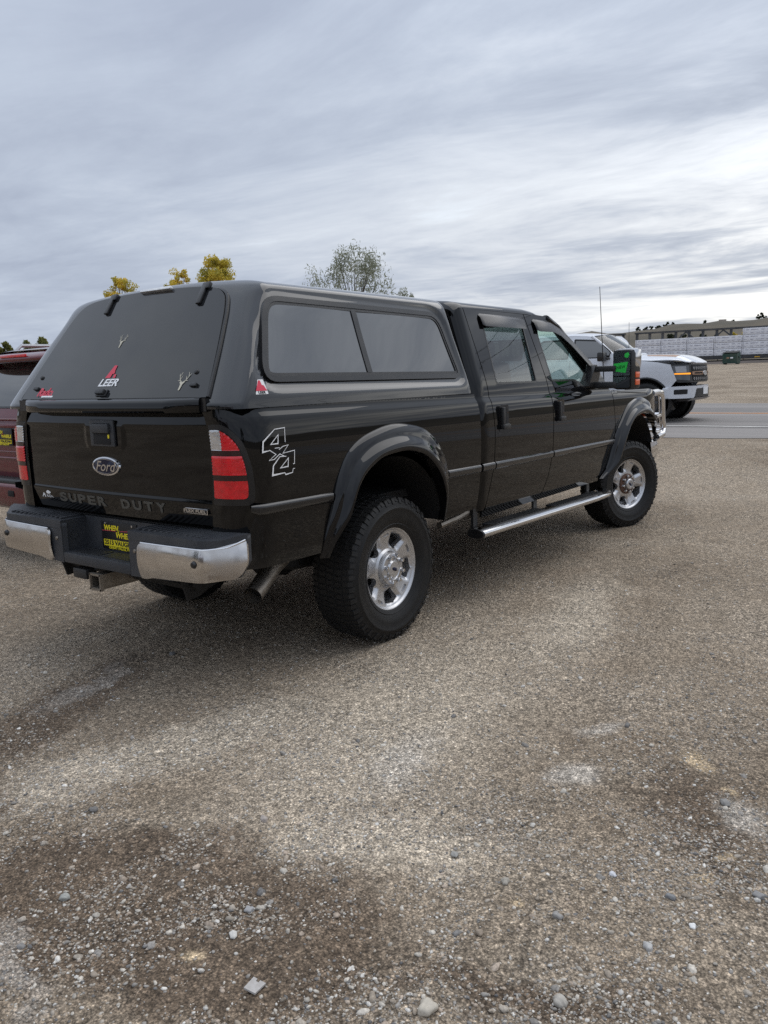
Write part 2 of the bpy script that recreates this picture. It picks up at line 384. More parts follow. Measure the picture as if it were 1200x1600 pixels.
def text_obj(name, s, size, m, parent, mtx, depth=0.0015, shear=0.0, sx=1.0, bold=0.0, align='CENTER', spacing=1.0):
    """lettering: local x to the right, y up, z towards the reader; mtx places it"""
    c = bpy.data.curves.new(name, 'FONT'); c.body = s; c.size = size; c.extrude = depth; c.shear = shear; c.align_x = align; c.align_y = 'CENTER'; c.offset = bold; c.space_character = spacing; c.resolution_u = 3
    t = bpy.data.objects.new(name, c); COL.objects.link(t)
    dg = bpy.context.evaluated_depsgraph_get(); me = bpy.data.meshes.new_from_object(t.evaluated_get(dg)); bpy.data.objects.remove(t)
    me.transform(Matrix.Diagonal((sx, 1, 1, 1))); me.transform(mtx); me.materials.clear(); me.materials.append(M[m]); me.name = name
    return link(bpy.data.objects.new(name, me), parent)
def frame(origin, right, upv):
    r = Vector(right).normalized(); n = r.cross(Vector(upv)).normalized(); u = n.cross(r)
    return Matrix(((r.x, u.x, n.x, origin[0]), (r.y, u.y, n.y, origin[1]), (r.z, u.z, n.z, origin[2]), (0, 0, 0, 1)))
def dup(o, name, parent=None):
    c = o.copy(); c.name = name; COL.objects.link(c); c.parent = parent; return c
# ------------------------------------------------------------------ terrain
ROAD_X0, ROAD_X1, ROAD_Z = 10.2, 23.2, 0.36
_hf = pchip([-60, 3.5, 6, 9.6, 23.8, 26, 40, 93, 130, 300, 900], [0.012, 0.012, 0.06, 0.345, 0.36, 0.40, 0.66, 1.80, 2.2, 3.0, 5.0])
def terrain(x, y): return np.where(np.asarray(x) < 3.5, 0.012, _hf(np.asarray(x, float)))
def vnoise(x, y, seed, cell):
    """smooth value noise for shaping the ground"""
    rs = np.random.RandomState(seed); T = rs.rand(128, 128); u = np.asarray(x)/cell+1000; v = np.asarray(y)/cell+1000
    i = np.floor(u).astype(int); j = np.floor(v).astype(int); a = u-i; b = v-j; a = a*a*(3-2*a); b = b*b*(3-2*b)
    t = lambda p, q: T[p % 128, q % 128]
    return (t(i, j)*(1-a)+t(i+1, j)*a)*(1-b)+(t(i, j+1)*(1-a)+t(i+1, j+1)*a)*b
def micro(x, y):
    """lumps and ruts of the gravel lot, levelled under the tyres"""
    x = np.asarray(x, float); y = np.asarray(y, float)
    h = (vnoise(x, y, 1, 1.7)-0.5)*0.030+(vnoise(x, y, 2, 0.5)-0.5)*0.016+(vnoise(x, y, 3, 0.13)-0.5)*0.007+(vnoise(x, y, 4, 0.05)-0.5)*0.004
    for y0, k1, amp in ((-2.35, 0.10, 0.013), (-3.95, 0.10, 0.013), (-1.55, -0.22, 0.008), (-3.1, -0.22, 0.008)):      # worn wheel tracks
        dd = y-(y0+k1*(x+1.0)+0.02*(x+1.0)**2); h = h-amp*np.exp(-(dd/0.10)**2)+amp*0.45*(np.exp(-((dd-0.19)/0.06)**2)+np.exp(-((dd+0.19)/0.06)**2))
    d = np.full(np.broadcast(x, y).shape, 9.0)
    for (tx, ty) in ((0, -0.84), (0, 0.84), (3.967, -0.84), (3.967, 0.84), (0.95, 2.6), (0.95, 4.2), (3.9, 2.6), (3.9, 4.2)):
        d = np.minimum(d, np.hypot(x-tx, y-ty))
    k = sstep(0.18, 0.6, d); return h*k*(1-sstep(8.0, 10.0, x))
def ground_z(x, y): return terrain(x, y)+micro(x, y)
def spaced(c, lo, hi, d0, g):
    out = [c]; d = d0
    while out[-1] < hi: out.append(out[-1]+d); d *= g
    neg = []; q = c; d = d0
    while q > lo: q -= d; neg.append(q); d *= g
    return np.array(neg[::-1]+out)
gx = spaced(-1.6, -900, 1500, 0.018, 1.028); gy = spaced(-1.9, -900, 1500, 0.018, 1.028)
GX, GY = np.meshgrid(gx, gy, indexing='ij'); GZ = ground_z(GX, GY)
nx, ny = len(gx), len(gy); idx = np.arange(nx*ny).reshape(nx, ny)
me = bpy.data.meshes.new('ground'); V = np.stack([GX, GY, GZ], -1).reshape(-1, 3)
Q = np.stack([idx[:-1, :-1], idx[1:, :-1], idx[1:, 1:], idx[:-1, 1:]], -1).reshape(-1, 4)
me.vertices.add(len(V)); me.vertices.foreach_set('co', V.astype(np.float32).ravel())
me.loops.add(Q.size); me.loops.foreach_set('vertex_index', Q.astype(np.int32).ravel())
me.polygons.add(len(Q)); me.polygons.foreach_set('loop_start', np.arange(0, Q.size, 4, dtype=np.int32)); me.update(); me.shade_smooth()
ground = link(bpy.data.objects.new('ground', me)); tag(ground, 'grey brown gravel lot', kind='structure')

def ground_material():
    m = bpy.data.materials.new('gravel ground'); t, b = nodes(m); b.inputs['Roughness'].default_value = 0.95; b.inputs['Specular IOR Level'].default_value = 0.25
    N = t.nodes.new; K = t.links.new
    tcn = N('ShaderNodeTexCoord')
    def nz(s, d=6, r=0.6, dist=0.0):
        n = N('ShaderNodeTexNoise'); n.inputs['Scale'].default_value = s; n.inputs['Detail'].default_value = d; n.inputs['Roughness'].default_value = r; n.inputs['Distortion'].default_value = dist
        K(tcn.outputs['Object'], n.inputs['Vector']); return n.outputs[0]
    def ramp(f, pts):
        n = N('ShaderNodeValToRGB'); e = n.color_ramp.elements
        while len(e) < len(pts): e.new(0.5)
        for q, (p, c) in zip(e, pts): q.position = p; q.color = (c, c, c, 1) if isinstance(c, (int, float)) else (*c, 1)
        K(f, n.inputs[0]); return n.outputs[0]
    def mix(f, a, c, typ='MIX'):
        n = N('ShaderNodeMix'); n.data_type = 'RGBA'; n.blend_type = typ
        for s, v in ((n.inputs[0], f), (n.inputs[6], a), (n.inputs[7], c)):
            if isinstance(v, (int, float)): s.default_value = v
            elif isinstance(v, tuple): s.default_value = (*v, 1)
            else: K(v, s)
        return n.outputs[2]
    def math_(op, a, c=None, clamp=False):
        n = N('ShaderNodeMath'); n.operation = op; n.use_clamp = clamp
        for i, v in enumerate((a, c)):
            if v is None: continue
            if isinstance(v, (int, float)): n.inputs[i].default_value = v
            else: K(v, n.inputs[i])
        return n.outputs[0]
    big = nz(0.45, 5, 0.6, 0.4); mid = nz(2.4, 6, 0.65, 0.3); fine = nz(38, 5, 0.7); grit = nz(170, 3, 0.6)
    base = ramp(math_('ADD', math_('MULTIPLY', big, 0.55), math_('MULTIPLY', mid, 0.45)), [(0.36, (0.222, 0.170, 0.120)), (0.5, (0.362, 0.290, 0.213)), (0.64, (0.485, 0.400, 0.304))])
    # patches that lie in the lot: damp earth, a darker brown area, pale dust, a little spilt sand
    def warped(amp, scale):
        n = N('ShaderNodeTexNoise'); n.inputs['Scale'].default_value = scale; n.inputs['Detail'].default_value = 8; n.inputs['Roughness'].default_value = 0.66; K(tcn.outputs['Object'], n.inputs['Vector'])
        ws = N('ShaderNodeVectorMath'); ws.operation = 'MULTIPLY_ADD'; ws.inputs[1].default_value = (amp, amp, 0); ws.inputs[2].default_value = (-amp/2, -amp/2, 0)
        wv = N('ShaderNodeVectorMath'); wv.operation = 'ADD'; sp = N('ShaderNodeSeparateXYZ')
        K(n.outputs['Color'], ws.inputs[0]); K(tcn.outputs['Object'], wv.inputs[0]); K(ws.outputs[0], wv.inputs[1]); K(wv.outputs[0], sp.inputs[0]); return sp
    wide, tight = warped(0.60, 3.4), warped(0.16, 9.0)
    def blob(x, y, ang, rx, ry, soft):
        sepn = tight if max(rx, ry) < 0.12 else wide
        c, s = math.cos(ang), math.sin(ang); dx = math_('SUBTRACT', sepn.outputs[0], x); dy = math_('SUBTRACT', sepn.outputs[1], y)
        u = math_('DIVIDE', math_('ADD', math_('MULTIPLY', dx, c), math_('MULTIPLY', dy, s)), rx)
        v = math_('DIVIDE', math_('SUBTRACT', math_('MULTIPLY', dy, c), math_('MULTIPLY', dx, s)), ry)
        d = math_('SQRT', math_('ADD', math_('MULTIPLY', u, u), math_('MULTIPLY', v, v)))
        n = N('ShaderNodeMapRange'); n.interpolation_type = 'SMOOTHSTEP'; n.inputs[1].default_value = 1.0+soft; n.inputs[2].default_value = 1.0-soft; K(d, n.inputs[0]); return n.outputs[0]
    def layer(col, c, blobs, amt):
        f = None
        for q in blobs:
            g = blob(*q); f = g if f is None else math_('MAXIMUM', f, g)
        return mix(math_('MULTIPLY', f, amt), col, c)
    col = base
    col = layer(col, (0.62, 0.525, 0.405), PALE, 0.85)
    col = layer(col, (0.165, 0.120, 0.083), DAMP_DARK, 0.88)
    col = layer(col, (0.45, 0.40, 0.345), GREY, 0.6)
    col = layer(col, (0.64, 0.58, 0.50), DUST, 0.65)
    col = layer(col, (0.68, 0.52, 0.33), SAND, 0.85)
    col = mix(1.0, col, ramp(fine, [(0.28, 0.55), (0.5, 0.98), (0.72, 1.5)]), 'MULTIPLY')
    col = mix(1.0, col, ramp(grit, [(0.30, 0.55), (0.5, 1.0), (0.70, 1.65)]), 'MULTIPLY')
    # grains: voronoi pebbles too small to model
    vo = N('ShaderNodeTexVoronoi'); vo.inputs['Scale'].default_value = 120; K(tcn.outputs['Object'], vo.inputs['Vector'])
    hs = N('ShaderNodeSeparateColor'); K(vo.outputs['Color'], hs.inputs[0])
    gcol = ramp(hs.outputs[0], [(0.0, 0.50), (0.5, 0.95), (0.85, 1.25), (1.0, 1.9)])
    col = mix(0.6, col, mix(1.0, col, gcol, 'MULTIPLY'))
    vo2 = N('ShaderNodeTexVoronoi'); vo2.inputs['Scale'].default_value = 42; K(tcn.outputs['Object'], vo2.inputs['Vector'])
    hs2 = N('ShaderNodeSeparateColor'); K(vo2.outputs['Color'], hs2.inputs[0])
    col = mix(0.45, col, mix(1.0, col, ramp(hs2.outputs[1], [(0.0, 0.55), (0.6, 1.0), (0.9, 1.2), (1.0, 1.7)]), 'MULTIPLY'))
    # packed grains: gap shade and lit tops painted into the colour
    vm = N('ShaderNodeTexVoronoi'); vm.inputs['Scale'].default_value = 68; vm.inputs['Randomness'].default_value = 1.0; K(tcn.outputs['Object'], vm.inputs['Vector'])
    col = mix(0.65, col, mix(1.0, col, ramp(vo.outputs['Distance'], [(0.15, 1.22), (0.45, 0.95), (0.68, 0.42)]), 'MULTIPLY'))
    col = mix(ramp(mid, [(0.42, 0.0), (0.62, 0.70)]), col, mix(1.0, col, ramp(vm.outputs['Distance'], [(0.12, 1.32), (0.42, 0.98), (0.66, 0.36)]), 'MULTIPLY'))
    K(col, b.inputs['Base Color'])
    hgt = math_('ADD', math_('MULTIPLY', fine, 0.7), math_('MULTIPLY', math_('SUBTRACT', 1.0, vo.outputs['Distance']), 0.35)); hgt = math_('ADD', hgt, math_('MULTIPLY', math_('SUBTRACT', 1.0, vo2.outputs['Distance']), 0.5)); hgt = math_('ADD', hgt, math_('MULTIPLY', math_('SUBTRACT', 1.0, vm.outputs['Distance']), 0.5))
    bp = N('ShaderNodeBump'); bp.inputs['Strength'].default_value = 1.0; bp.inputs['Distance'].default_value = 0.016; K(hgt, bp.inputs['Height']); K(bp.outputs[0], b.inputs['Normal'])
    return m
# (x, y, angle, radius along, radius across, softness)
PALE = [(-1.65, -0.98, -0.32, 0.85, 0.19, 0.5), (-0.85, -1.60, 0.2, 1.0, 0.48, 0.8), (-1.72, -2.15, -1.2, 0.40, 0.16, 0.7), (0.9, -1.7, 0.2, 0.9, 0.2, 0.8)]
DAMP_DARK = [(-2.34, -1.82, 1.80, 0.74, 0.36, 0.22), (-2.03, -2.80, -1.08, 0.34, 0.07, 0.5), (-1.65, -0.15, 0.40, 0.75, 0.20, 0.45), (-2.35, -0.75, 1.0, 0.2, 0.10, 0.5), (-1.0, -2.95, 0.6, 0.4, 0.12, 0.8)]  # damp earth, and a plain darker brown area behind the bumper
GREY = [(-2.72, -1.68, 1.25, 0.24, 0.07, 0.4), (-1.42, -0.02, 0.3, 0.30, 0.07, 0.5)]
DUST = [(-0.95, -2.48, 0.9, 0.09, 0.10, 0.6), (-0.90, -3.06, 0.6, 0.10, 0.07, 0.6), (-0.45, -2.42, 0.9, 0.07, 0.14, 0.8), (-1.18, -1.9, 0.4, 0.2, 0.1, 0.9)]
SAND = [(-0.59, -2.83, 0.75, 0.085, 0.045, 0.5), (-1.18, -3.08, 0.5, 0.020, 0.028, 0.6), (-1.32, -3.06, 0.5, 0.030, 0.038, 0.6), (-1.75, -2.65, 0.5, 0.018, 0.020, 0.6), (-2.41, -2.03, 0.5, 0.022, 0.028, 0.7), (-0.75, -2.98, 0.5, 0.02, 0.02, 0.6)]
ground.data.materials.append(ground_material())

# ------------------------------------------------------------------ road
def road_mat():
    m = bpy.data.materials.new('worn asphalt'); t, b = nodes(m); b.inputs['Roughness'].default_value = 0.85
    tcn = t.nodes.new('ShaderNodeTexCoord'); mpn = t.nodes.new('ShaderNodeMapping'); mpn.inputs['Scale'].default_value = (1.0, 0.08, 1); t.links.new(tcn.outputs['Object'], mpn.inputs[0])
    n = t.nodes.new('ShaderNodeTexNoise'); n.inputs['Scale'].default_value = 1.1; n.inputs['Detail'].default_value = 7; t.links.new(mpn.outputs[0], n.inputs['Vector'])
    n2_ = t.nodes.new('ShaderNodeTexNoise'); n2_.inputs['Scale'].default_value = 40; n2_.inputs['Detail'].default_value = 4; t.links.new(tcn.outputs['Object'], n2_.inputs['Vector'])
    ad = t.nodes.new('ShaderNodeMath'); ad.operation = 'MULTIPLY_ADD'; ad.inputs[1].default_value = 0.3; t.links.new(n2_.outputs[0], ad.inputs[0]); t.links.new(n.outputs[0], ad.inputs[2])
    r = t.nodes.new('ShaderNodeValToRGB'); e = r.color_ramp.elements; e[0].position = 0.45; e[0].color = (0.135, 0.125, 0.118, 1); e[1].position = 0.85; e[1].color = (0.235, 0.215, 0.20, 1)
    t.links.new(ad.outputs[0], r.inputs[0]); t.links.new(r.outputs[0], b.inputs['Base Color']); return m
ys = np.concatenate([np.linspace(-300, -12, 40), np.linspace(-11, 25, 120), np.linspace(26, 400, 50)])
rv = []; rf = []
for i, y in enumerate(ys):
    e0 = ROAD_X0+float((vnoise(np.array([y]), np.array([0.0]), 11, 1.3)-0.5)[0])*0.7+float((vnoise(np.array([y]), np.array([0.0]), 12, 0.3)-0.5)[0])*0.2
    e1 = ROAD_X1+float((vnoise(np.array([y]), np.array([5.0]), 13, 1.7)-0.5)[0])*0.8
    for x in (e0, e0+1.2, 17, e1-1.0, e1): rv.append((x, y, float(terrain(x, y))+(0.006 if x in (e0, e1) else 0.02)))
    if i:
        for k in range(4): a = (i-1)*5+k; rf.append((a, a+1, a+6, a+5))
road = obj('road', rv, rf, road_mat(), None, 180); tag(road, 'worn grey asphalt road', kind='structure')
M['line_white'] = mat('worn white line', (0.62, 0.60, 0.56), 0.8, dirt=0.6, dscale=3, dcol=(0.26, 0.24, 0.22))
M['line_orange'] = mat('worn orange line', (0.62, 0.27, 0.08), 0.8, dirt=0.45, dscale=3, dcol=(0.24, 0.19, 0.16))
def stripe(name, x, wd, m):
    v = []; f = []
    for i, y in enumerate(np.linspace(-200, 300, 120)):
        z = float(terrain(x, y))+0.026; v += [(x-wd/2, y, z), (x+wd/2, y, z)]
        if i: f.append((2*i-2, 2*i-1, 2*i+1, 2*i))
    return tag(obj(name, v, f, m, road, 0), kind=None)
stripe('edge_line', 12.75, 0.16, 'line_white'); stripe('centre_line', 17.35, 0.24, 'line_orange')
# ------------------------------------------------------------------ black pickup: x forward from the rear axle, y to its left
TRUCK = empty('pickup_truck'); tag(TRUCK, 'black crew cab pickup with camper shell, wheel flares and chrome side steps', 'pickup truck')
HUB = 0.428; WB = 3.967
_ys = pchip([0.40, 0.58, 0.66, 0.80, 0.95, 1.10, 1.20, 1.27, 1.32, 1.345, 1.350, 1.382, 1.388, 1.46, 1.60, 1.80, 1.95, 2.03],
            [0.93, 0.952, 0.972, 0.988, 1.000, 1.004, 1.0015, 0.9965, 0.9895, 0.984, 0.982, 0.966, 0.9655, 0.955, 0.917, 0.857, 0.812, 0.785])
def YS(x, z): 
    x = np.asarray(x, float); z = np.asarray(z, float)
    return _ys(z+0.0105*x)-0.09*np.clip((x-4.25)/0.5, 0, 2)**2
def side(off=0.0): return lambda x, z: (x, -(YS(x, z)+off), z)
BX0, BR = -0.975, 0.17      # where the bed side starts to turn into the tail, and that corner's radius
def bedpath(s):
    s = np.asarray(s, float); a = np.clip((BX0-s)/BR, 0, math.pi/2); ex = np.clip(BX0-BR*math.pi/2-s, 0, None)
    return np.where(s > BX0, s, BX0-BR*np.sin(a)), BR*(1-np.cos(a))+ex, a
def bedsurf(off=0.0):
    def f(s, z):
        x, ins, a = bedpath(s); y = -(YS(x, z)-ins+off*np.cos(a)); return x-off*np.sin(a), y, z
    return f
REAR_S = BX0-BR*math.pi/2
IN = (0, 1, 0)
def creases(s0, s1, xf=lambda s: s, step=0.03):
    """extra mesh rows along the shoulder line, so that its chamfer shades cleanly"""
    return [(s, k-0.0105*float(xf(s))) for s in np.arange(s0, s1, step) for k in (1.27, 1.30, 1.325, 1.3445, 1.3505, 1.366, 1.3815, 1.3885)]
# --- bed sides with the wheel opening
arch_r = [(0.50, 0.632), (0.51, 0.80), (0.49, 0.96), (0.375, 1.125), (0.20, 1.205), (-0.005, 1.23), (-0.235, 1.195), (-0.395, 1.11), (-0.475, 0.99), (-0.525, 0.85), (-0.555, 0.755), (-0.575, 0.645)]
sR = REAR_S-(float(YS(-1.1, 1.1))-BR-0.788)
bed_out = [(sR, 0.655), (sR, 1.395), (-1.0, 1.403), (0.945, 1.392), (0.962, 1.28), (0.962, 0.75), (0.945, 0.64)]+arch_r
panel('bed_side', bed_out, bedsurf(), 'paint', TRUCK, res=0.03, fdir=IN, mirror=True, extra=creases(-1.29, 0.96))
# --- shell-like cab corner, doors and fender
def cabsurf(off=0.0):
    r = 0.085; x0 = 1.055
    def f(s, z):
        s = np.asarray(s, float); a = np.clip((x0-s)/r, 0, math.pi/2); ex = np.clip(x0-r*math.pi/2-s, 0, None)
        x = np.where(s > x0, s, x0-r*np.sin(a)); ins = r*(1-np.cos(a))+ex
        return x-off*np.sin(a), -(YS(x, z)-ins+off*np.cos(a)), z
    return f
panel('cab_corner', [(0.83, 0.62), (0.83, 1.955), (1.073, 1.962), (1.134, 1.392), (1.133, 1.354), (1.152, 1.139), (1.145, 0.906), (1.072, 0.639), (1.06, 0.605)], cabsurf(), 'paint', TRUCK, res=0.03, fdir=IN, mirror=True, extra=creases(0.84, 1.13, step=0.02))
rwin = rounded([(1.262, 1.447), (1.283, 1.868), (1.905, 1.872), (1.893, 1.442)], 0.03, 3)
rdoor = [(1.085, 0.605), (1.080, 0.639), (1.153, 0.906), (1.160, 1.139), (1.141, 1.354), (1.142, 1.392), (1.081, 1.962), (1.955, 1.960), (2.050, 1.492), (2.082, 1.331), (2.074, 0.908), (2.03, 0.74), (1.958, 0.618), (1.93, 0.602)]
panel('rear_door', rdoor, side(), 'paint', TRUCK, holes=[rwin], res=0.03, fdir=IN, mirror=True, extra=creases(1.16, 2.08))
fwin = rounded([(2.150, 1.446), (2.105, 1.80), (2.13, 1.868), (2.40, 1.868), (2.66, 1.775), (2.985, 1.565), (3.035, 1.50), (2.985, 1.372), (2.74, 1.383), (2.60, 1.438)], [0.02, 0.03, 0.03, 0.08, 0.05, 0.04, 0.03, 0.03, 0.05, 0.05], 4)
fdoor = [(1.966, 0.603), (1.968, 0.618), (2.04, 0.74), (2.084, 0.908), (2.092, 1.331), (2.060, 1.492), (1.966, 1.960), (2.36, 1.950), (2.54, 1.890), (2.76, 1.765), (3.10, 1.545), (3.27, 1.40), (3.335, 1.335), (3.365, 1.12), (3.398, 0.90), (3.30, 0.735), (3.17, 0.632), (3.13, 0.606)]
panel('front_door', fdoor, side(), 'paint', TRUCK, holes=[fwin], res=0.03, fdir=IN, mirror=True, extra=creases(2.10, 3.34))
arch_f = [(4.50, 0.98), (4.36, 1.075), (4.21, 1.185), (4.03, 1.225), (3.78, 1.19), (3.585, 1.06), (3.45, 0.90), (3.40, 0.80)]
panel('front_fender', [(3.345, 1.335), (3.375, 1.12), (3.404, 0.95)]+arch_f[::-1]+[(4.62, 0.93), (4.70, 1.05), (4.66, 1.30), (4.40, 1.325)], side(), 'paint', TRUCK, res=0.03, fdir=IN, mirror=True)
panel('rocker_panel', [(1.07, 0.555), (1.07, 0.598), (3.12, 0.600), (3.14, 0.555)], side(-0.012), 'paint', TRUCK, res=0.05, fdir=IN, mirror=True)
# --- body side moulding
def moulding(x0, x1, z0a, z0b, name='side_moulding', taper=False):
    sec = [(-0.003, 0.0), (0.010, 0.006), (0.013, 0.018), (0.012, 0.040), (0.006, 0.050), (-0.003, 0.053)]
    for sgn in (-1, 1):
        v = []; f = []; xs = np.linspace(x0, x1, 14)
        for i, x in enumerate(xs):
            t = (x-x0)/(x1-x0); zt = z0a+(z0b-z0a)*t; k = 1.0
            if taper: k = 0.15+0.85*float(sstep(0, 0.06, x-x0))
            for o, dz_ in sec: z = zt-dz_*(0.5+0.5*k); v.append((x, sgn*(float(YS(x, z))+o*k), z))
            if i:
                for j in range(len(sec)-1):
                    a = (i-1)*6+j; q = (a, a+1, a+7, a+6); f.append(q if sgn > 0 else q[::-1])
        f.append(tuple(range(6))); f.append(tuple(range(len(v)-1, len(v)-7, -1)))
        obj(name, v, f, 'moulding', TRUCK, 60)
moulding(-1.12, -0.555, 0.963, 0.951, taper=True); moulding(0.555, 0.955, 0.939, 0.932); moulding(0.985, 1.146, 0.932, 0.931)
moulding(1.163, 2.070, 0.930, 0.922); moulding(2.090, 3.382, 0.921, 0.910)
# --- flared arches
def flare(path_o, path_i, name='fender_flare'):
    sec_t = [0.0, 0.03, 0.10, 0.34, 0.42, 0.50, 0.60, 0.80, 0.93, 1.0, 1.0, 0.97]
    sec_o = [0.000, 0.016, 0.024, 0.040, 0.041, 0.047, 0.062, 0.079, 0.082, 0.077, 0.050, 0.0]
    n = 48
    def res(P):
        P = np.array(P, float); d = np.r_[0, np.cumsum(np.linalg.norm(np.diff(P, axis=0), axis=1))]; d /= d[-1]; t = np.linspace(0, 1, n)
        return np.stack([pchip(d, P[:, 0])(t), pchip(d, P[:, 1])(t)], 1)
    O, I = res(path_o), res(path_i)
    for sgn in (-1, 1):
        v = []; f = []
        for i in range(n):
            t = i/(n-1); en = min(t, 1-t); k = 0.45+0.55*float(sstep(0, 0.14, en)); kw = 0.42+0.58*float(sstep(0, 0.16, en))
            for a, o in zip(sec_t, sec_o):
                a = a*kw; q = O[i]*(1-a)+I[i]*a; base = float(YS(q[0], max(q[1], O[i][1]*0.5+q[1]*0.5)))
                v.append((q[0], sgn*(0.995*(1 if a > 0.05 else 1)*min(base, 1.0)+o*k), q[1]))
        m_ = len(sec_t)
        for i in range(n-1):
            for j in range(m_-1):
                a = i*m_+j; q = (a, a+1, a+m_+1, a+m_); f.append(q if sgn < 0 else q[::-1])
        o_ = obj(name, v, f, 'flare', TRUCK, 50)
flare([(-0.622, 0.615), (-0.597, 0.755), (-0.566, 0.85), (-0.515, 1.008), (-0.424, 1.141), (-0.243, 1.227), (-0.005, 1.263), (0.226, 1.236), (0.42, 1.14), (0.541, 0.96), (0.562, 0.797), (0.556, 0.628)],
      [(-0.530, 0.615), (-0.505, 0.74), (-0.470, 0.86), (-0.425, 0.955), (-0.33, 1.045), (-0.17, 1.105), (0.0, 1.115), (0.17, 1.085), (0.31, 1.00), (0.40, 0.88), (0.43, 0.77), (0.435, 0.64)])
flare([(3.13, 0.575), (3.215, 0.64), (3.292, 0.748), (3.37, 0.911), (3.528, 1.072), (3.737, 1.21), (4.03, 1.258), (4.246, 1.215), (4.40, 1.11), (4.50, 0.99), (4.545, 0.90)],
      [(3.20, 0.575), (3.30, 0.64), (3.395, 0.75), (3.475, 0.88), (3.61, 1.02), (3.78, 1.095), (4.0, 1.115), (4.18, 1.08), (4.31, 1.00), (4.39, 0.92), (4.43, 0.84)])
# --- wheel wells and underbody
def well(xc, r, name='wheel_liner'):
    for sgn in (-1, 1):
        v = []; f = []; n = 24
        for i in range(n+1):
            a = math.pi*(0.06+0.88*i/n)
            for y in (0.985, 0.80, 0.42): v.append((xc-r*math.cos(a), sgn*y, HUB+0.10+(r+0.02)*math.sin(a)))
            v.append((xc, sgn*0.42, HUB))
        for i in range(n):
            for j in range(3): a = i*4+j; f.append((a, a+1, a+5, a+4))
        obj(name, v, f, 'liner', TRUCK, 60)
well(0.0, 0.53); well(WB, 0.56)
for sgn in (-1, 1):
    MB().box((1.9, sgn*0.42, 0.62), (5.7, 0.08, 0.18)).build('frame_rail', 'under', TRUCK)
    MB().tube([(-0.75, sgn*0.56, 0.62), (-0.4, sgn*0.56, 0.52), (0, sgn*0.56, 0.49), (0.4, sgn*0.56, 0.52), (0.75, sgn*0.56, 0.62)], 0.035, 8, ry=0.06).build('leaf_spring', 'under', TRUCK)
    MB().tube([(0.1, sgn*0.62, 0.45), (0.25, sgn*0.50, 0.80)], 0.03, 8).build('shock_absorber', 'under', TRUCK)
MB().tube([(0, -0.86, HUB), (0, -0.25, HUB), (0, -0.12, HUB), (0, 0.05, HUB), (0, 0.2, HUB), (0, 0.86, HUB)], [0.05, 0.05, 0.14, 0.17, 0.05, 0.05], 12).build('rear_axle', 'under', TRUCK)
MB().tube([(WB, -0.8, HUB), (WB, 0.15, HUB), (WB, 0.25, HUB), (WB, 0.35, HUB), (WB, 0.8, HUB)], [0.05, 0.05, 0.14, 0.05, 0.05], 12).build('front_axle', 'under', TRUCK)
MB().box((-0.08, 0, 0.80), (2.05, 1.5, 0.05)).build('bed_floor', 'under', TRUCK)
MB().box((2.15, 0, 0.60), (2.3, 1.72, 0.06)).build('cab_floor', 'under', TRUCK)
MB().box((-0.98, 0.0, 0.60), (0.10, 1.0, 0.12)).build('cross_member', 'under', TRUCK)
MB().lathe([(0.05, -0.10), (0.30, -0.10), (0.38, -0.05), (0.38, 0.05), (0.30, 0.10), (0.05, 0.10)], (-0.62, 0.0, 0.56), 'Z', 36).build('spare_tyre', 'rubber', TRUCK)
MB().box((0.9, 0.3, 0.58), (1.2, 0.45, 0.22), bev=0.05).build('fuel_tank', 'under', TRUCK)

# --- roof, pillars, glass of the cab
RY = [0.808, 0.803, 0.790, 0.765, 0.72, 0.62, 0.45, 0.22, 0.0]; RZ = [1.952, 1.966, 1.980, 1.992, 2.001, 2.012, 2.022, 2.028, 2.030]
def roofgrid():
    v = []; f = []; xs = [0.955, 0.965, 0.985, 1.02, 1.08, 1.2, 1.4, 1.6, 1.8, 2.0, 2.15, 2.27, 2.36, 2.43]
    prof = [(-y, z) for y, z in zip(RY, RZ)]+[(y, z) for y, z in zip(RY[-2::-1], RZ[-2::-1])]; m_ = len(prof)
    for x in xs:
        bk = 0.05*(1-min(1, (x-0.955)/0.075))**2; fr = 0.075*max(0, (x-2.0)/0.43)**2
        for y, z in prof:
            c = 1-(abs(y)/0.81)**2; xx = x+(0.10*c*max(0, (x-2.1)/0.33) if x > 2.1 else 0)
            v.append((xx, y*(1-0.02*fr/0.075), z-(bk+fr*(0.75+0.25*(1-c)))))
    for i in range(len(xs)-1):
        for j in range(m_-1): a = i*m_+j; f.append((a, a+m_, a+m_+1, a+1))
    return v, f
rv_, rf_ = roofgrid(); obj('cab_roof', rv_, rf_, 'paint', TRUCK, 180)
def ruled(name, top, bot, m, n=8, parent=TRUCK, bulge=0.0):
    v = []; f = []; k = len(top)
    for i in range(n+1):
        t = i/n
        for a, b in zip(top, bot):
            q = np.array(a)*(1-t)+np.array(b)*t; q[0] += bulge*math.sin(math.pi*t); v.append(q)
    for i in range(n):
        for j in range(k-1): a = i*k+j; f.append((a, a+1, a+k+1, a+k))
    return obj(name, v, f, m, parent, 180)
ws_t = [(2.43+0.10*(1-(y/0.76)**2), y, 1.945-0.03*(y/0.76)**2+0.010) for y in np.linspace(-0.755, 0.755, 13)]
ws_b = [(3.24+0.16*(1-(y/0.84)**2), y, 1.400-0.02*(y/0.84)**2) for y in np.linspace(-0.835, 0.835, 13)]
ruled('windshield', ws_t, ws_b, 'clear_glass', bulge=0.03)
for sgn in (-1, 1):
    P = [(2.38, 0.785, 1.935), (2.56, 0.800, 1.865), (2.80, 0.822, 1.715), (3.08, 0.850, 1.525), (3.26, 0.872, 1.385)]
    MB().tube([(x, sgn*y, z) for x, y, z in P], 0.042, 10, ry=0.03).build('windshield_pillar', 'paint', TRUCK)
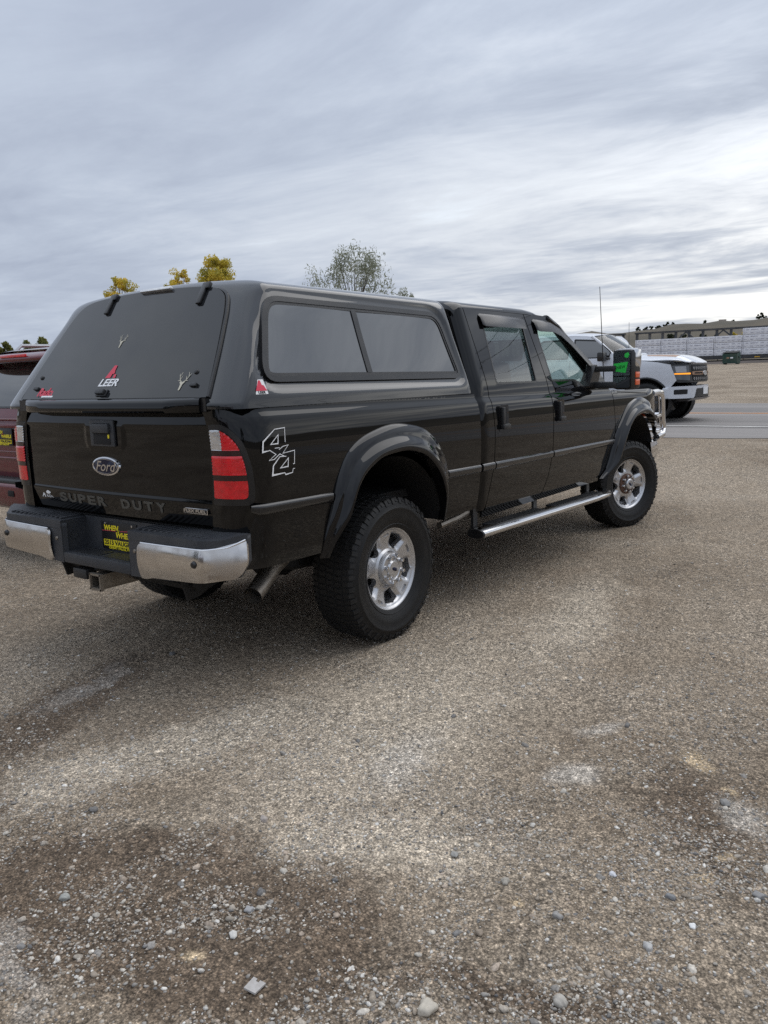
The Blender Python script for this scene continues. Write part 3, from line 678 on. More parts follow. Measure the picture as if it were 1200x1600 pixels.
MB().box((2.43, 0, 1.915), (0.10, 1.5, 0.03)).build('headliner', 'headliner', TRUCK)
MB().box((1.66, 0, 1.945), (1.36, 1.50, 0.025)).build('headliner', 'headliner', TRUCK)
MB().box((0.985, 0, 1.02), (0.02, 1.62, 0.82)).build('cab_back_wall', 'paint', TRUCK)
MB().box((0.985, 0, 1.68), (0.012, 1.40, 0.46)).build('rear_window', 'privacy_glass', TRUCK)
MB().box((0.985, 0.0, 1.93), (0.02, 1.56, 0.06)).build('cab_back_header', 'paint', TRUCK)
def glasspane(name, out, m, grow=0.012):
    c = np.mean(out, axis=0); o = [tuple(c+(np.array(q)-c)*(1+grow*2)) for q in out]
    return panel(name, o, side(-0.016), m, TRUCK, res=0.06, flange=0.003, fdir=IN, mirror=True, back=True)
glasspane('rear_door_glass', rwin, 'privacy_glass'); glasspane('front_door_glass', fwin, 'cab_glass')
def band(name, outer, width, off, m, thick=0.012, surf=side, parent=TRUCK, mirror=True, res=0.03):
    """strip that runs round an outline, inside it by width"""
    P = np.array(outer); c = P.mean(0); n = len(P); inner = []
    for i in range(n):
        a, b, d = P[i-1], P[i], P[(i+1) % n]; t = (d-a)/max(1e-9, np.linalg.norm(d-a)); nn = np.array((-t[1], t[0]))
        if nn @ (c-b) < 0: nn = -nn
        inner.append(tuple(b+nn*width))
    return panel(name, outer, surf(off), m, parent, holes=[inner], res=res, flange=thick, fdir=IN, mirror=mirror)
band('window_seal', rwin, 0.014, 0.001, 'trim', surf=side); band('window_seal', fwin, 0.016, 0.001, 'trim', surf=side)
# rain guards over the side windows
def visor(pts, depth, name='rain_guard'):
    for sgn in (-1, 1):
        v = []; f = []; n = len(pts)
        for x, z, x2, z2, k in pts:
            y0 = float(YS(x, z)); y1 = float(YS(x2, z2))
            v += [(x, sgn*(y0+0.002), z), (x*0.75+x2*0.25, sgn*(y0*0.75+y1*0.25+0.026*k), z*0.75+z2*0.25), (x2, sgn*(y1+0.030*k), z2), (x2, sgn*(y1+0.026*k), z2+0.001), (x2*0.7+x*0.3, sgn*(y1+0.010), z2*0.7+z*0.3)]
        for i in range(n-1):
            for j in range(4): a = i*5+j; q = (a, a+1, a+6, a+5); f.append(q if sgn > 0 else q[::-1])
        f.append((0, 1, 2, 3, 4)); f.append(tuple(5*(n-1)+j for j in (4, 3, 2, 1, 0)))
        obj(name, v, f, 'trim', TRUCK, 60)
visor([(1.255, 1.915, 1.262, 1.850, 0.6), (1.275, 1.925, 1.285, 1.838, 1), (1.60, 1.925, 1.60, 1.838, 1), (1.90, 1.922, 1.895, 1.838, 1), (1.925, 1.915, 1.912, 1.85, 0.5)], 0.03)
visor([(2.075, 1.905, 2.095, 1.835, 0.6), (2.10, 1.918, 2.115, 1.825, 1), (2.38, 1.912, 2.37, 1.825, 1), (2.52, 1.872, 2.49, 1.798, 1), (2.70, 1.785, 2.65, 1.722, 1), (2.98, 1.606, 2.93, 1.548, 1), (3.05, 1.545, 3.01, 1.505, 0.6)], 0.03)
# door handles: a long pad with a grip
for xc in (1.278, 2.205):
    for sgn in (-1, 1):
        y = float(YS(xc, 1.22)); h = MB(); h.prism(rounded([(xc-0.068, 1.128), (xc-0.068, 1.305), (xc+0.066, 1.308), (xc+0.070, 1.132)], 0.022, 4), 'Y', sgn*(y-0.01), sgn*(y+0.006)); hh = h.build('door_handle', 'flare', TRUCK)
        MB().prism(rounded([(xc-0.044, 1.175), (xc-0.044, 1.290), (xc+0.044, 1.292), (xc+0.046, 1.177)], 0.015, 4), 'Y', sgn*(y+0.006), sgn*(y+0.008)).build('grip_recess', 'liner', hh)
        MB().box((xc+0.002, sgn*(y+0.020), 1.160), (0.10, 0.03, 0.036), bev=0.010).build('grip', 'plastic', hh)
        MB().box((xc-0.028, sgn*(y+0.016), 1.225), (0.030, 0.024, 0.135), bev=0.009).build('lever', 'plastic', hh)
# interior
for sgn in (-1, 1):
    s_ = MB(); s_.box((2.30, sgn*0.42, 0.98), (0.52, 0.52, 0.22), bev=0.06); s_.box((2.02, sgn*0.42, 1.30), (0.16, 0.50, 0.62), Matrix.Rotation(rad(-12), 3, 'Y'), bev=0.06); s_.box((1.95, sgn*0.42, 1.68), (0.10, 0.28, 0.18), Matrix.Rotation(rad(-10), 3, 'Y'), bev=0.04)
    s_.build('front_seat', 'seat', TRUCK)
s_ = MB(); s_.box((1.35, 0, 0.98), (0.48, 1.45, 0.2), bev=0.06); s_.box((1.12, 0, 1.28), (0.16, 1.45, 0.55), Matrix.Rotation(rad(-10), 3, 'Y'), bev=0.06)
for y in (-0.42, 0.42): s_.box((1.08, y, 1.62), (0.10, 0.26, 0.17), bev=0.04)
s_.build('rear_bench', 'seat', TRUCK)
MB().prism([(3.30, 1.30), (3.28, 1.405), (2.96, 1.435), (2.82, 1.40), (2.80, 1.10), (3.0, 0.8), (3.3, 0.8)], 'Y', -0.82, 0.82).build('dashboard', 'interior', TRUCK, 60)
MB().tube([(2.62+0.05*math.cos(a)*0.9, 0.42+0.19*math.sin(a), 1.33+0.18*math.cos(a)) for a in np.linspace(0, 2*math.pi, 25)], 0.016, 6, cap=False).build('steering_wheel', 'interior', TRUCK)
MB().box((2.6, 0, 1.07), (0.6, 0.26, 0.25), bev=0.03).build('centre_console', 'interior', TRUCK)
MB().box((2.62, 0, 1.83), (0.03, 0.24, 0.065), bev=0.012).build('rear_view_mirror', 'interior', TRUCK)
for sgn in (-1, 1):
    panel('door_card', [(1.12, 0.65), (1.12, 1.40), (3.05, 1.37), (3.25, 1.32), (3.3, 0.95), (3.1, 0.65)], (lambda x, z, s=sgn: (x, s*(YS(x, z)-0.05), z)), 'interior', TRUCK, res=0.15, flange=0.01, fdir=(0, -sgn, 0), back=True)
# cab roof marker lamps
for y in (-0.62, -0.16, 0, 0.16, 0.62):
    MB().lathe([(0.0, 0.022), (0.02, 0.02), (0.038, 0.010), (0.045, 0.0)], (2.30+0.08*(1-(y/0.8)**2), y, 2.002-0.020*(y/0.6)**2), 'Z', 14).build('roof_marker_lamp', 'amber', TRUCK)
# --- hood, grille, lamps, front bumper and brush guard
def hoodz(x, y): return 1.395-0.055*((np.asarray(x)-3.36)/1.35)-0.075*np.abs(np.asarray(y)/0.93)**3+0.035*sstep(0.55, 0.25, np.abs(y))-0.10*np.clip((np.asarray(x)-4.45)/0.3, 0, 1)**2
panel('hood', [(3.30, -0.90), (3.40, 0.0), (3.30, 0.90), (4.0, 0.925), (4.55, 0.86), (4.70, 0.70), (4.76, 0.0), (4.70, -0.70), (4.55, -0.86), (4.0, -0.925)], lambda x, y: (x, y, hoodz(x, y)-0.01), 'paint', TRUCK, res=0.06, fdir=(0, 0, -1))
MB().box((3.32, 0, 1.375), (0.12, 1.62, 0.02)).build('cowl', 'plastic', TRUCK)
g = MB(); g.box((4.74, 0, 1.10), (0.06, 1.05, 0.40), bev=0.02); gr = g.build('grille', 'chrome', TRUCK)
for z in (0.98, 1.09, 1.20): MB().box((4.775, 0, z), (0.02, 0.96, 0.07), bev=0.005).build('grille_slot', 'liner', gr)
for sgn in (-1, 1):
    MB().prism(rounded([(4.70, 0.93), (4.78, 1.00), (4.72, 1.28), (4.60, 1.30), (4.58, 0.95)], 0.02, 3), 'Y', sgn*0.54, sgn*0.80).build('headlight', 'white_lens', TRUCK)
    MB().prism(rounded([(4.55, 1.04), (4.66, 1.02), (4.645, 1.235), (4.56, 1.27)], 0.02, 3), 'Y', sgn*0.80, sgn*0.935).build('turn_signal', 'amber', TRUCK)
    MB().tube([(5.08, sgn*0.40, 0.70), (5.08, sgn*0.38, 1.26), (4.90, sgn*0.38, 1.285)], 0.03, 10).build('brush_guard_upright', 'chrome', TRUCK)
    MB().tube([(4.58, sgn*0.93, 1.272), (4.85, sgn*0.90, 1.275), (5.00, sgn*0.89, 1.262), (5.06, sgn*0.885, 1.19), (5.09, sgn*0.885, 0.98), (5.13, sgn*0.89, 0.88), (5.06, sgn*0.90, 0.825), (4.80, sgn*0.92, 0.81)], 0.034, 14).build('brush_guard_hoop', 'chrome', TRUCK)
    for z in (0.86, 1.03): MB().tube([(4.66, sgn*0.95, z), (5.10, sgn*0.88, z), (5.10, sgn*0.42, z)], 0.022, 10).build('brush_guard_bar', 'chrome', TRUCK)
MB().tube([(5.08, -0.4, 1.24), (5.10, 0, 1.25), (5.08, 0.4, 1.24)], 0.03, 10).build('brush_guard_bar', 'chrome', TRUCK)
fb = [(4.42, 0.985), (4.62, 0.985), (4.78, 0.93), (4.86, 0.75), (4.90, 0.4), (4.91, 0)]
v = []; f = []
fbp = [(x, -y) for x, y in fb]+[(x, y) for x, y in fb[-2::-1]]
for x, y in fbp:
    for z, o in ((0.80, -0.05), (0.79, 0.0), (0.70, 0.012), (0.62, 0.0), (0.58, -0.04)):
        d = Vector((x-4.2, y*0.6)).normalized(); v.append((x+d.x*o, y+d.y*o, z))
for i in range(len(fbp)-1):
    for j in range(4): a = i*5+j; f.append((a, a+1, a+6, a+5))
obj('front_bumper', v, f, 'chrome', TRUCK, 50)
# antenna
MB().tube([(3.37, -0.90, 1.33), (3.36, -0.90, 1.42), (3.228, -0.90, 2.23)], [0.010, 0.005, 0.0026], 6).build('antenna', 'trim', TRUCK)
# --- towing mirrors
for sgn in (-1, 1):
    S3 = lambda x, y, z: (x, sgn*y, z)
    mb = MB(); mb.prism(rounded([(2.80, 1.385), (2.99, 1.375), (3.06, 1.50), (2.96, 1.575), (2.90, 1.50)], 0.02, 3), 'Y', sgn*(0.90), sgn*0.985); base_ = mb.build('mirror_mount', 'trim', TRUCK)
    for z, h in ((1.53, 0.050), (1.395, 0.056)):
        MB().box(S3(2.985, 1.05, z), (0.085, 0.22, h), bev=0.016).build('arm', 'plastic', base_)
    # head: rounded shell, glass towards the rear
    R = Matrix.Rotation(sgn*rad(13), 3, 'Z'); c = Vector(S3(3.02, 1.225, 1.52))
    b = MB(); b.box((0, 0, 0), (0.145, 0.190, 0.330), bev=0.035); b.v = [tuple(c+R @ Vector(q)) for q in b.v]; head = b.build('mirror_head', 'trim', TRUCK)
    b = MB(); b.box((0.020, 0, 0.086), (0.122, 0.198, 0.172), bev=0.036); b.v = [tuple(c+R @ Vector(q)) for q in b.v]; b.build('chrome_cap', 'chrome', head)
    gp = lambda poly, d0, d1: (lambda q: [setattr(q, 'v', [tuple(c+R @ Vector(w_)) for w_ in q.v]), q][1])(MB().prism(poly, 'X', d0, d1))
    gp(rounded([(-0.080, -0.050), (0.080, -0.050), (0.080, 0.150), (-0.080, 0.150)], 0.02, 4), -0.0755, -0.0735).build('mirror_glass', 'mirror', head)
    gp(rounded([(-0.080, -0.150), (0.080, -0.150), (0.080, -0.060), (-0.080, -0.060)], 0.02, 4), -0.0755, -0.0735).build('wide_angle_glass', 'mirror', head)
    for z in (-0.045, -0.105):
        b = MB(); b.box((0.012, sgn*0.0955, z), (0.062, 0.014, 0.048), bev=0.007); b.v = [tuple(c+R @ Vector(q)) for q in b.v]; b.build('marker_lamp', 'amber', head)
    if sgn < 0:
        gp([(0.080, -0.012), (-0.040, -0.028), (-0.062, 0.062), (0.074, 0.048)], -0.0775, -0.0763).build('sticky_note', 'green_note', head)
        gp([(-0.028, 0.100), (-0.058, 0.092), (-0.072, 0.118), (-0.062, 0.138), (-0.030, 0.128)], -0.0775, -0.0763).build('sticky_note', 'green_note', head)
        text_obj('note_writing', 'NEW', 0.036, 'trim', head, Matrix.Translation(c) @ R.to_4x4() @ frame((-0.0785, 0.004, 0.018), (0, -1, 0), (0, 0, 1)) @ Matrix.Rotation(rad(6), 4, 'Z'), 0.0003)
# --- chrome running boards
for sgn in (-1, 1):
    yy = 1.055
    P = [(0.84, yy, 0.490), (0.86, yy, 0.490), (1.2, yy, 0.484), (2.0, yy, 0.468), (2.8, yy, 0.452), (3.10, yy-0.01, 0.446), (3.20, yy-0.05, 0.446), (3.26, yy-0.10, 0.447)]
    v = []; f = []; n = 18
    for i, (x, y, z) in enumerate(P):
        for j in range(n):
            a = 2*math.pi*j/n; v.append((x, sgn*(y-0.025+0.068*math.copysign(abs(math.cos(a))**0.8, math.cos(a))), z+0.033*math.copysign(abs(math.sin(a))**0.9, math.sin(a))))
    for i in range(len(P)-1):
        for j in range(n): q = (i*n+j, i*n+(j+1) % n, (i+1)*n+(j+1) % n, (i+1)*n+j); f.append(q if sgn > 0 else q[::-1])
    rb = obj('running_board', v, f, 'chrome', TRUCK, 60)
    cap = MB(); cap.v = [(0.84, v[j][1], v[j][2]) for j in range(n)]+[(0.832, sgn*(yy-0.025)+(v[j][1]-sgn*(yy-0.025))*0.88, 0.49+(v[j][2]-0.49)*0.88) for j in range(n)]
    cap.f = [(j, (j+1) % n, n+(j+1) % n, n+j) for j in range(n)]+[tuple(range(n, 2*n))]; cp = cap.build('end_cap', 'trim', rb)
    for x0, x1 in ((1.05, 1.82), (2.05, 2.95)):
        p = MB(); p.box(((x0+x1)/2, sgn*1.012, 0.4905+0.027-0.020*((x0+x1)/2-0.84)), (x1-x0, 0.115, 0.018), Matrix.Rotation(rad(1.15), 3, 'Y'), bev=0.007)
        for k in range(int((x1-x0)/0.045)):
            x = x0+0.035+0.045*k; p.box((x, sgn*1.012, 0.4905+0.038-0.020*(x-0.84)), (0.018, 0.09, 0.006))
        p.build('step_pad', 'plastic', rb)
    for x in (0.99, 1.90, 2.93):
        br = MB(); zt = 0.495-0.020*(x-0.84); br.box((x, sgn*0.93, zt+0.055), (0.055, 0.018, 0.17)); br.box((x, sgn*0.955, zt-0.006), (0.055, 0.10, 0.014)); br.box((x, sgn*0.83, zt+0.125), (0.06, 0.22, 0.018)); br.build('bracket', 'plastic', rb)
# --- wheels
TY = [(0.232, -0.108), (0.240, -0.119), (0.252, -0.124), (0.262, -0.131), (0.266, -0.129), (0.29, -0.141), (0.315, -0.1465), (0.345, -0.147), (0.349, -0.1495), (0.356, -0.1495), (0.360, -0.146), (0.378, -0.141), (0.395, -0.133), (0.407, -0.122), (0.4135, -0.106)]
def tyre_mesh():
    b = MB(); b.lathe(TY+[(0.4155, 0.0)]+[(r, -h) for r, h in TY[::-1]], n=96); return b
def tread_mesh():
    b = MB(); N_ = 38; rs = np.random.RandomState(3)
    def block(poly, r0, r1, crown):
        # poly in (y, angle) ; top face slightly smaller
        c = np.mean(poly, axis=0); n = len(poly); v = []
        for sc, r in ((0.97, r0), (0.87, r1)):
            for y, a in poly:
                yy = c[0]+(y-c[0])*sc; aa = c[1]+(a-c[1])*sc; rr = r-crown*(yy/0.12)**2; v.append((rr*math.cos(aa), yy, rr*math.sin(aa)))
        b.add(v, [tuple(range(n, 2*n))]+[(i, (i+1) % n, n+(i+1) % n, n+i) for i in range(n)])
    st = 2*math.pi/N_
    for k in range(N_):
        a0 = k*st
        for row, (y0, y1, ph) in enumerate(((-0.082, -0.030, 0.15), (-0.026, 0.026, 0.55), (0.030, 0.082, 0.95))):
            a = a0+ph*st; j = rs.uniform(-0.05, 0.05, 6); ym = (y0+y1)/2; s = 1 if row % 2 else -1
            # two interlocking stones per pitch
            block([(y0, a+st*(0.10+0.08*s)), (ym, a+st*(-0.02)), (y1, a+st*(0.06-0.06*s)), (y1+0.003, a+st*(0.36+j[0])), (ym+0.006*s, a+st*(0.46+j[1])), (y0-0.002, a+st*(0.40+j[2]))], 0.405, 0.4265, 0.0045)
            block([(y0-0.002, a+st*(0.52+j[2])), (ym+0.006*s, a+st*(0.58+j[1])), (y1+0.003, a+st*(0.47+j[0])), (y1, a+st*(0.90+j[3])), (ym, a+st*(0.86)), (y0, a+st*(0.98+j[4]))], 0.405, 0.4265, 0.0045)
        for sg in (-1, 1):
            ph = 0.3 if sg > 0 else 0.0
            for h, (d0, d1, out) in enumerate(((0.04, 0.44, 0.128), (0.54, 0.94, 0.136))):
                a = a0+ph*st; j = rs.uniform(-0.03, 0.03)
                block([(sg*0.086, a+st*(d0+0.06)), (sg*out, a+st*d0), (sg*out, a+st*(d1+j)), (sg*0.086, a+st*(d1+0.03+j))], 0.400, 0.4260, 0.0045)
                # lug that runs down the shoulder
                rl = 0.386 if h else 0.398
                am = a+st*(d0+d1)/2; w_ = st*(d1-d0)/2
                v = []
                for r, y in ((0.419, out-0.006), (0.408, 0.138 if h else 0.134), (rl, 0.1465 if h else 0.142)):
                    for e in (-1, 1):
                        v.append((r*math.cos(am+e*w_*0.92), sg*y, r*math.sin(am+e*w_*0.92))); v.append(((r-0.006)*math.cos(am+e*w_), sg*(y-0.012), (r-0.006)*math.sin(am+e*w_)))
                b.add(v, [(0, 2, 6, 4), (4, 6, 10, 8), (1, 0, 4, 5), (5, 4, 8, 9), (2, 3, 7, 6), (6, 7, 11, 10), (8, 10, 11, 9)])
    return b
def rimdepth(r):
    return pchip([0, 0.06, 0.10, 0.13, 0.17, 0.205, 0.223], [-0.085, -0.085, -0.083, -0.081, -0.088, -0.098, -0.103])(r)
def polar(r, a): return (r*math.cos(a), r*math.sin(a))
_wheel = {}
def wheel(name, loc, rz, spin, rear):
    if 'rim' not in _wheel:
        hl = []; pk = []
        for k in range(5):
            a = rad(90+36+72*k)
            hl.append(rounded([polar(0.128, a-rad(10)), polar(0.165, a-rad(15)), polar(0.207, a-rad(17.5)), polar(0.2125, a), polar(0.207, a+rad(17.5)), polar(0.165, a+rad(15)), polar(0.128, a+rad(10)), polar(0.121, a)], [0.012, 0.02, 0.012, 0, 0.012, 0.02, 0.012, 0], 3))
            a2 = rad(90+72*k); pk.append(rounded([polar(0.196, a2-rad(7.5)), polar(0.211, a2-rad(7.5)), polar(0.2125, a2), polar(0.211, a2+rad(7.5)), polar(0.196, a2+rad(7.5))], 0.004, 2))
        circ = [polar(0.2225, 2*math.pi*i/72) for i in range(72)]
        def srf(u, v):
            r = np.hypot(u, v); an = np.arctan2(v, u); d = np.abs((an-math.pi/2+math.pi/5) % (2*math.pi/5)-math.pi/5)   # angle from the spoke's middle
            edge = sstep(rad(13), rad(20), d)*sstep(0.12, 0.15, r)
            return u, rimdepth(r)+0.018*edge*(1-sstep(0.20, 0.216, r)), v
        o = panel('wheel', circ, srf, 'alloy', None, holes=hl+pk, res=0.009, flange=0.034, fdir=(0, 1, 0), smooth=60); _wheel['rim'] = o.data; bpy.data.objects.remove(o)
        b = MB(); b.lathe([(0.2225, -0.103), (0.228, -0.107), (0.232, -0.113), (0.238, -0.1165), (0.2445, -0.1165), (0.247, -0.112), (0.245, -0.106), (0.232, -0.098), (0.222, -0.085), (0.213, -0.04), (0.209, 0.06), (0.212, 0.10)], n=72); o = b.build('barrel', 'alloy'); _wheel['barrel'] = o.data; bpy.data.objects.remove(o)
        b = MB()
        for q in pk:
            c = np.mean(q, axis=0); k_ = len(b.v); b.v += [(c[0]+(x-c[0])*1.05, float(rimdepth(0.204))+0.006, c[1]+(z-c[1])*1.05) for x, z in q]; b.f.append(tuple(range(k_, k_+len(q))))
        o = b.build('spoke_pocket', 'alloy_dark', recalc=False); _wheel['pocket'] = o.data; bpy.data.objects.remove(o)
        o = tyre_mesh().build('tyre', 'rubber', smooth=40); _wheel['tyre'] = o.data; o.data.materials.append(M['groove'])
        for q in o.data.polygons: q.material_index = 1 if math.hypot(q.center.x, q.center.z) > 0.403 else 0
        bpy.data.objects.remove(o)
        o = tread_mesh().build('tread', 'rubber', smooth=30); o.data.transform(Matrix.Scale(0.985, 4)); _wheel['tread'] = o.data; o.data.materials.clear(); o.data.materials.append(M['tread']); bpy.data.objects.remove(o)
        b = MB(); b.lathe([(0.05, -0.02), (0.17, -0.02), (0.17, 0.01), (0.05, 0.01)], n=32); b.box((0.12, 0.0, 0.08), (0.10, 0.06, 0.12)); o = b.build('brake_disc', 'under'); _wheel['disc'] = o.data; bpy.data.objects.remove(o)
        b = MB(); b.lathe([(0.118, -0.080), (0.104, -0.092), (0.099, -0.116), (0.094, -0.123), (0.066, -0.126), (0.060, -0.118), (0.056, -0.118), (0.053, -0.128), (0.046, -0.134), (0.0, -0.137)], n=40); o = b.build('hub_cap', 'alloy'); _wheel['cap_rear'] = o.data; bpy.data.objects.remove(o)
        b = MB(); b.lathe([(0.100, -0.080), (0.097, -0.094), (0.090, -0.098), (0.055, -0.098)], n=40); o = b.build('hub_face', 'rust'); _wheel['face_front'] = o.data; bpy.data.objects.remove(o)
        b = MB(); b.lathe([(0.056, -0.096), (0.052, -0.128), (0.046, -0.134), (0.030, -0.136), (0.028, -0.130), (0.0, -0.130)], n=32); o = b.build('hub_cap', 'alloy'); _wheel['cap_front'] = o.data; bpy.data.objects.remove(o)
        b = MB(); b.lathe([(0.0135, 0.0), (0.0135, -0.018), (0.010, -0.026), (0.0, -0.028)], n=8); o = b.build('lug_nut', 'chrome'); _wheel['lug'] = o.data; bpy.data.objects.remove(o)
        b = MB(); b.lathe([(0.0, -0.0022), (0.9, -0.0018), (1.0, 0.0)], n=24); o = b.build('oval', 'blue_oval'); o.data.transform(Matrix.Diagonal((0.024, 1, 0.011, 1))); _wheel['oval'] = o.data; bpy.data.objects.remove(o)
    o = link(bpy.data.objects.new(name, _wheel['rim']), TRUCK); o.location = loc; o.rotation_euler = (0, 0, rz)
    R = Matrix.Rotation(spin, 4, 'Y')
    def sub(nm, key, mtx=R):
        c = link(bpy.data.objects.new(nm, _wheel[key]), o); c.matrix_local = mtx; return c
    o.rotation_euler = (Matrix.Rotation(rz, 4, 'Z') @ R).to_euler(); I4 = Matrix.Identity(4)
    for nm, key in (('rim_barrel', 'barrel'), ('spoke_pockets', 'pocket'), ('tyre', 'tyre'), ('tread', 'tread'), ('brake_disc', 'disc')): sub(nm, key, I4)
    if rear: sub('hub_cap', 'cap_rear', I4)
    else: sub('hub_face', 'face_front', I4); sub('hub_cap', 'cap_front', I4)
    for k in range(8):
        a = 2*math.pi*(k+0.5)/8; rr = 0.080 if rear else 0.076; d = -0.122 if rear else -0.096
        sub('lug_nut', 'lug', Matrix.Translation((rr*math.cos(a), d, rr*math.sin(a))))
    sub('centre_emblem', 'oval', Matrix.Translation((0, -0.137 if rear else -0.131, 0)) @ Matrix.Rotation(0.5, 4, 'Y'))
    return o
wheel('wheel', (0, -0.8405, HUB), 0, rad(-7), True); wheel('wheel', (0, 0.8405, HUB), math.pi, rad(20), True)
wheel('wheel', (WB, -0.8405, HUB), rad(-20), rad(12), False); wheel('wheel', (WB, 0.8405, HUB), math.pi-rad(20), rad(40), False)

# --- camper shell
SK = [(.975, 1.398), (.966, 1.45), (.942, 1.53), (.906, 1.64), (.862, 1.78), (.832, 1.88), (.808, 1.945), (.765, 1.986), (.68, 2.008), (.50, 2.024), (.25, 2.036), (0, 2.040)]
HK = [(.790, 1.398), (.782, 1.45), (.760, 1.53), (.727, 1.64), (.683, 1.77), (.645, 1.87), (.605, 1.935), (.555, 1.966), (.49, 1.982), (.36, 1.994), (.18, 2.001), (0, 2.004)]
NK = 72; kk = np.linspace(0, 11, NK)
def kcurve(K):
    i = np.arange(12.0); return pchip(i, [q[0] for q in K])(kk), pchip(i, [q[1] for q in K])(kk)
sy, sz = kcurve(SK); hy, hz_ = kcurve(HK)
XR = lambda z: -1.158+0.665*np.clip(np.asarray(z, float)-1.42, 0, None)
XF = lambda z: 0.945-(np.asarray(z, float)-1.4)*0.095
_shy = pchip([q[1] for q in SK[:8]], [q[0] for q in SK[:8]])
WIN = [(-0.955, 1.508), (-0.795, 1.930), (0.755, 1.912), (0.838, 1.494)]
WINR = rounded(WIN, [0.12, 0.11, 0.12, 0.08], 6)
def shellside(off): return lambda x, z: (x, -(_shy(z)+off), z)
def shell_mesh():
    cols = []
    for ph in np.linspace(0, 1, 9):                        # turn from the tail frame into the side
        b = math.sin(ph*math.pi/2); y = hy+(sy-hy)*b; z = hz_+(sz-hz_)*b; x = XR(z)+0.06*(1-math.cos(ph*math.pi/2)); cols.append((x, y, z))
    x0 = XR(sz)+0.06; x1 = XF(sz)-0.07
    for t in np.linspace(0, 1, 76)[1:]: cols.append((x0+(x1-x0)*t, sy.copy(), sz.copy()))
    for ph in np.linspace(0, 1, 7)[1:]:                    # rounded front end
        a = ph*math.pi/2; ins = 0.09*(1-math.cos(a)); k = 1-ins/np.hypot(sy, sz-1.4).clip(0.5); cols.append((x1+0.07*math.sin(a), sy*k, 1.398+(sz-1.398)*k))
    # pressed-in field round the side window
    out = []
    for x, y, z in cols:
        p = np.stack([x, z], 1); d = segdist(p, WINR); sd = np.where(inpoly(p, WINR), -d, d); sidew = sstep(0.70, 0.80, y)
        out.append((x, y-0.016*(1-sstep(0.012, 0.055, sd))*sidew, z))
    v = []; f = []; n = 2*NK-1
    for x, y, z in out:
        v += [(a, -b, c) for a, b, c in zip(x, y, z)]+[(a, b, c) for a, b, c in list(zip(x, y, z))[-2::-1]]
    for i in range(len(out)-1):
        for j in range(n-1): a = i*n+j; f.append((a, a+1, a+n+1, a+n))
    return v, f
sv_, sf_ = shell_mesh(); SHELL = obj('camper_shell', sv_, sf_, 'paint_shell', TRUCK, 180)
SHELL.data.flip_normals()
tag(SHELL, 'black fibreglass camper shell over the bed')
MB().box((-0.10, 0, 1.415), (2.0, 1.66, 0.02)).build('shell_floor', 'liner', SHELL)
MB().prism([(-0.85, 1.41), (0.85, 1.41), (0.75, 1.95), (-0.75, 1.95)], 'X', 0.87, 0.885).build('shell_front_wall', 'liner', SHELL)
# window: outer frame, two panes, divider
def inset(poly, w_):
    P = np.array(poly); c = P.mean(0); n = len(P); out = []
    for i in range(n):
        a, d = P[i-1], P[(i+1) % n]; t = (d-a)/max(1e-9, np.linalg.norm(d-a)); nn = np.array((-t[1], t[0])); nn = nn if nn @ (c-P[i]) > 0 else -nn; out.append(tuple(P[i]+nn*w_))
    return out
wi = inset(WINR, 0.046); wi2 = inset(WINR, 0.030); wi0 = inset(WINR, 0.004)
panel('side_window_frame', wi0, shellside(-0.004), 'trim', SHELL, holes=[wi2], res=0.035, flange=0.014, fdir=IN, mirror=True)
panel('side_window_sash', wi2, shellside(-0.0075), 'plastic', SHELL, holes=[wi], res=0.035, flange=0.010, fdir=IN, mirror=True)
def cut(poly, x, keep):
    P = [np.array(q) for q in poly]; out = []
    fx = lambda q: (q[0]-x-(-0.0)*(q[1]-1.7))*keep
    for i in range(len(P)):
        a, b = P[i], P[(i+1) % len(P)]
        if fx(a) >= 0: out.append(tuple(a))
        if fx(a)*fx(b) < 0: t = fx(a)/(fx(a)-fx(b)); out.append(tuple(a+(b-a)*t))
    return out
for kp, xx in ((-1, -0.105), (1, -0.125)):
    panel('side_window_pane', cut(inset(WINR, 0.043), xx, kp), (lambda x, z, o=(-0.0125 if kp < 0 else -0.0135), xm=(-0.50 if kp < 0 else 0.33): (x, -(_shy(z)+o+0.005*(1-((np.asarray(x)-xm)/0.45)**2)), z)), 'dark_glass', SHELL, res=0.07, flange=0.003, fdir=IN, mirror=True)
panel('window_divider', [(-0.134, 1.545), (-0.134, 1.885), (-0.100, 1.885), (-0.100, 1.545)], shellside(-0.006), 'trim', SHELL, res=0.04, flange=0.010, fdir=IN, mirror=True)
panel('window_divider', [(-0.098, 1.545), (-0.098, 1.885), (-0.088, 1.885), (-0.088, 1.545)], shellside(-0.0085), 'trim', SHELL, res=0.04, flange=0.008, fdir=IN, mirror=True)
# brand sticker on the shell's corner
def sticker_surf(off): return lambda x, z: (x, -(_shy(z)+off), z)
sk = panel('sticker', rounded([(-1.020, 1.458), (-0.985, 1.525), (-0.950, 1.525), (-0.937, 1.458)], 0.004, 2), (lambda u, v: (u, -(_shy(v)+0.0015), v)), 'white', SHELL, res=0.03, flange=0.0)
panel('sticker_mark', [(-1.015, 1.474), (-0.983, 1.521), (-0.972, 1.521), (-0.968, 1.50), (-0.957, 1.498), (-0.942, 1.474)], (lambda u, v: (u, -(_shy(v)+0.003), v)), 'red', SHELL, res=0.03, flange=0.0)
text_obj('sticker_text', 'LEER', 0.017, 'trim', SHELL, frame((-0.978, -(float(_shy(1.466))+0.003), 1.466), (1, 0, 0), (0, 0.3, 1)), 0.0003, sx=1.3, bold=0.0004)
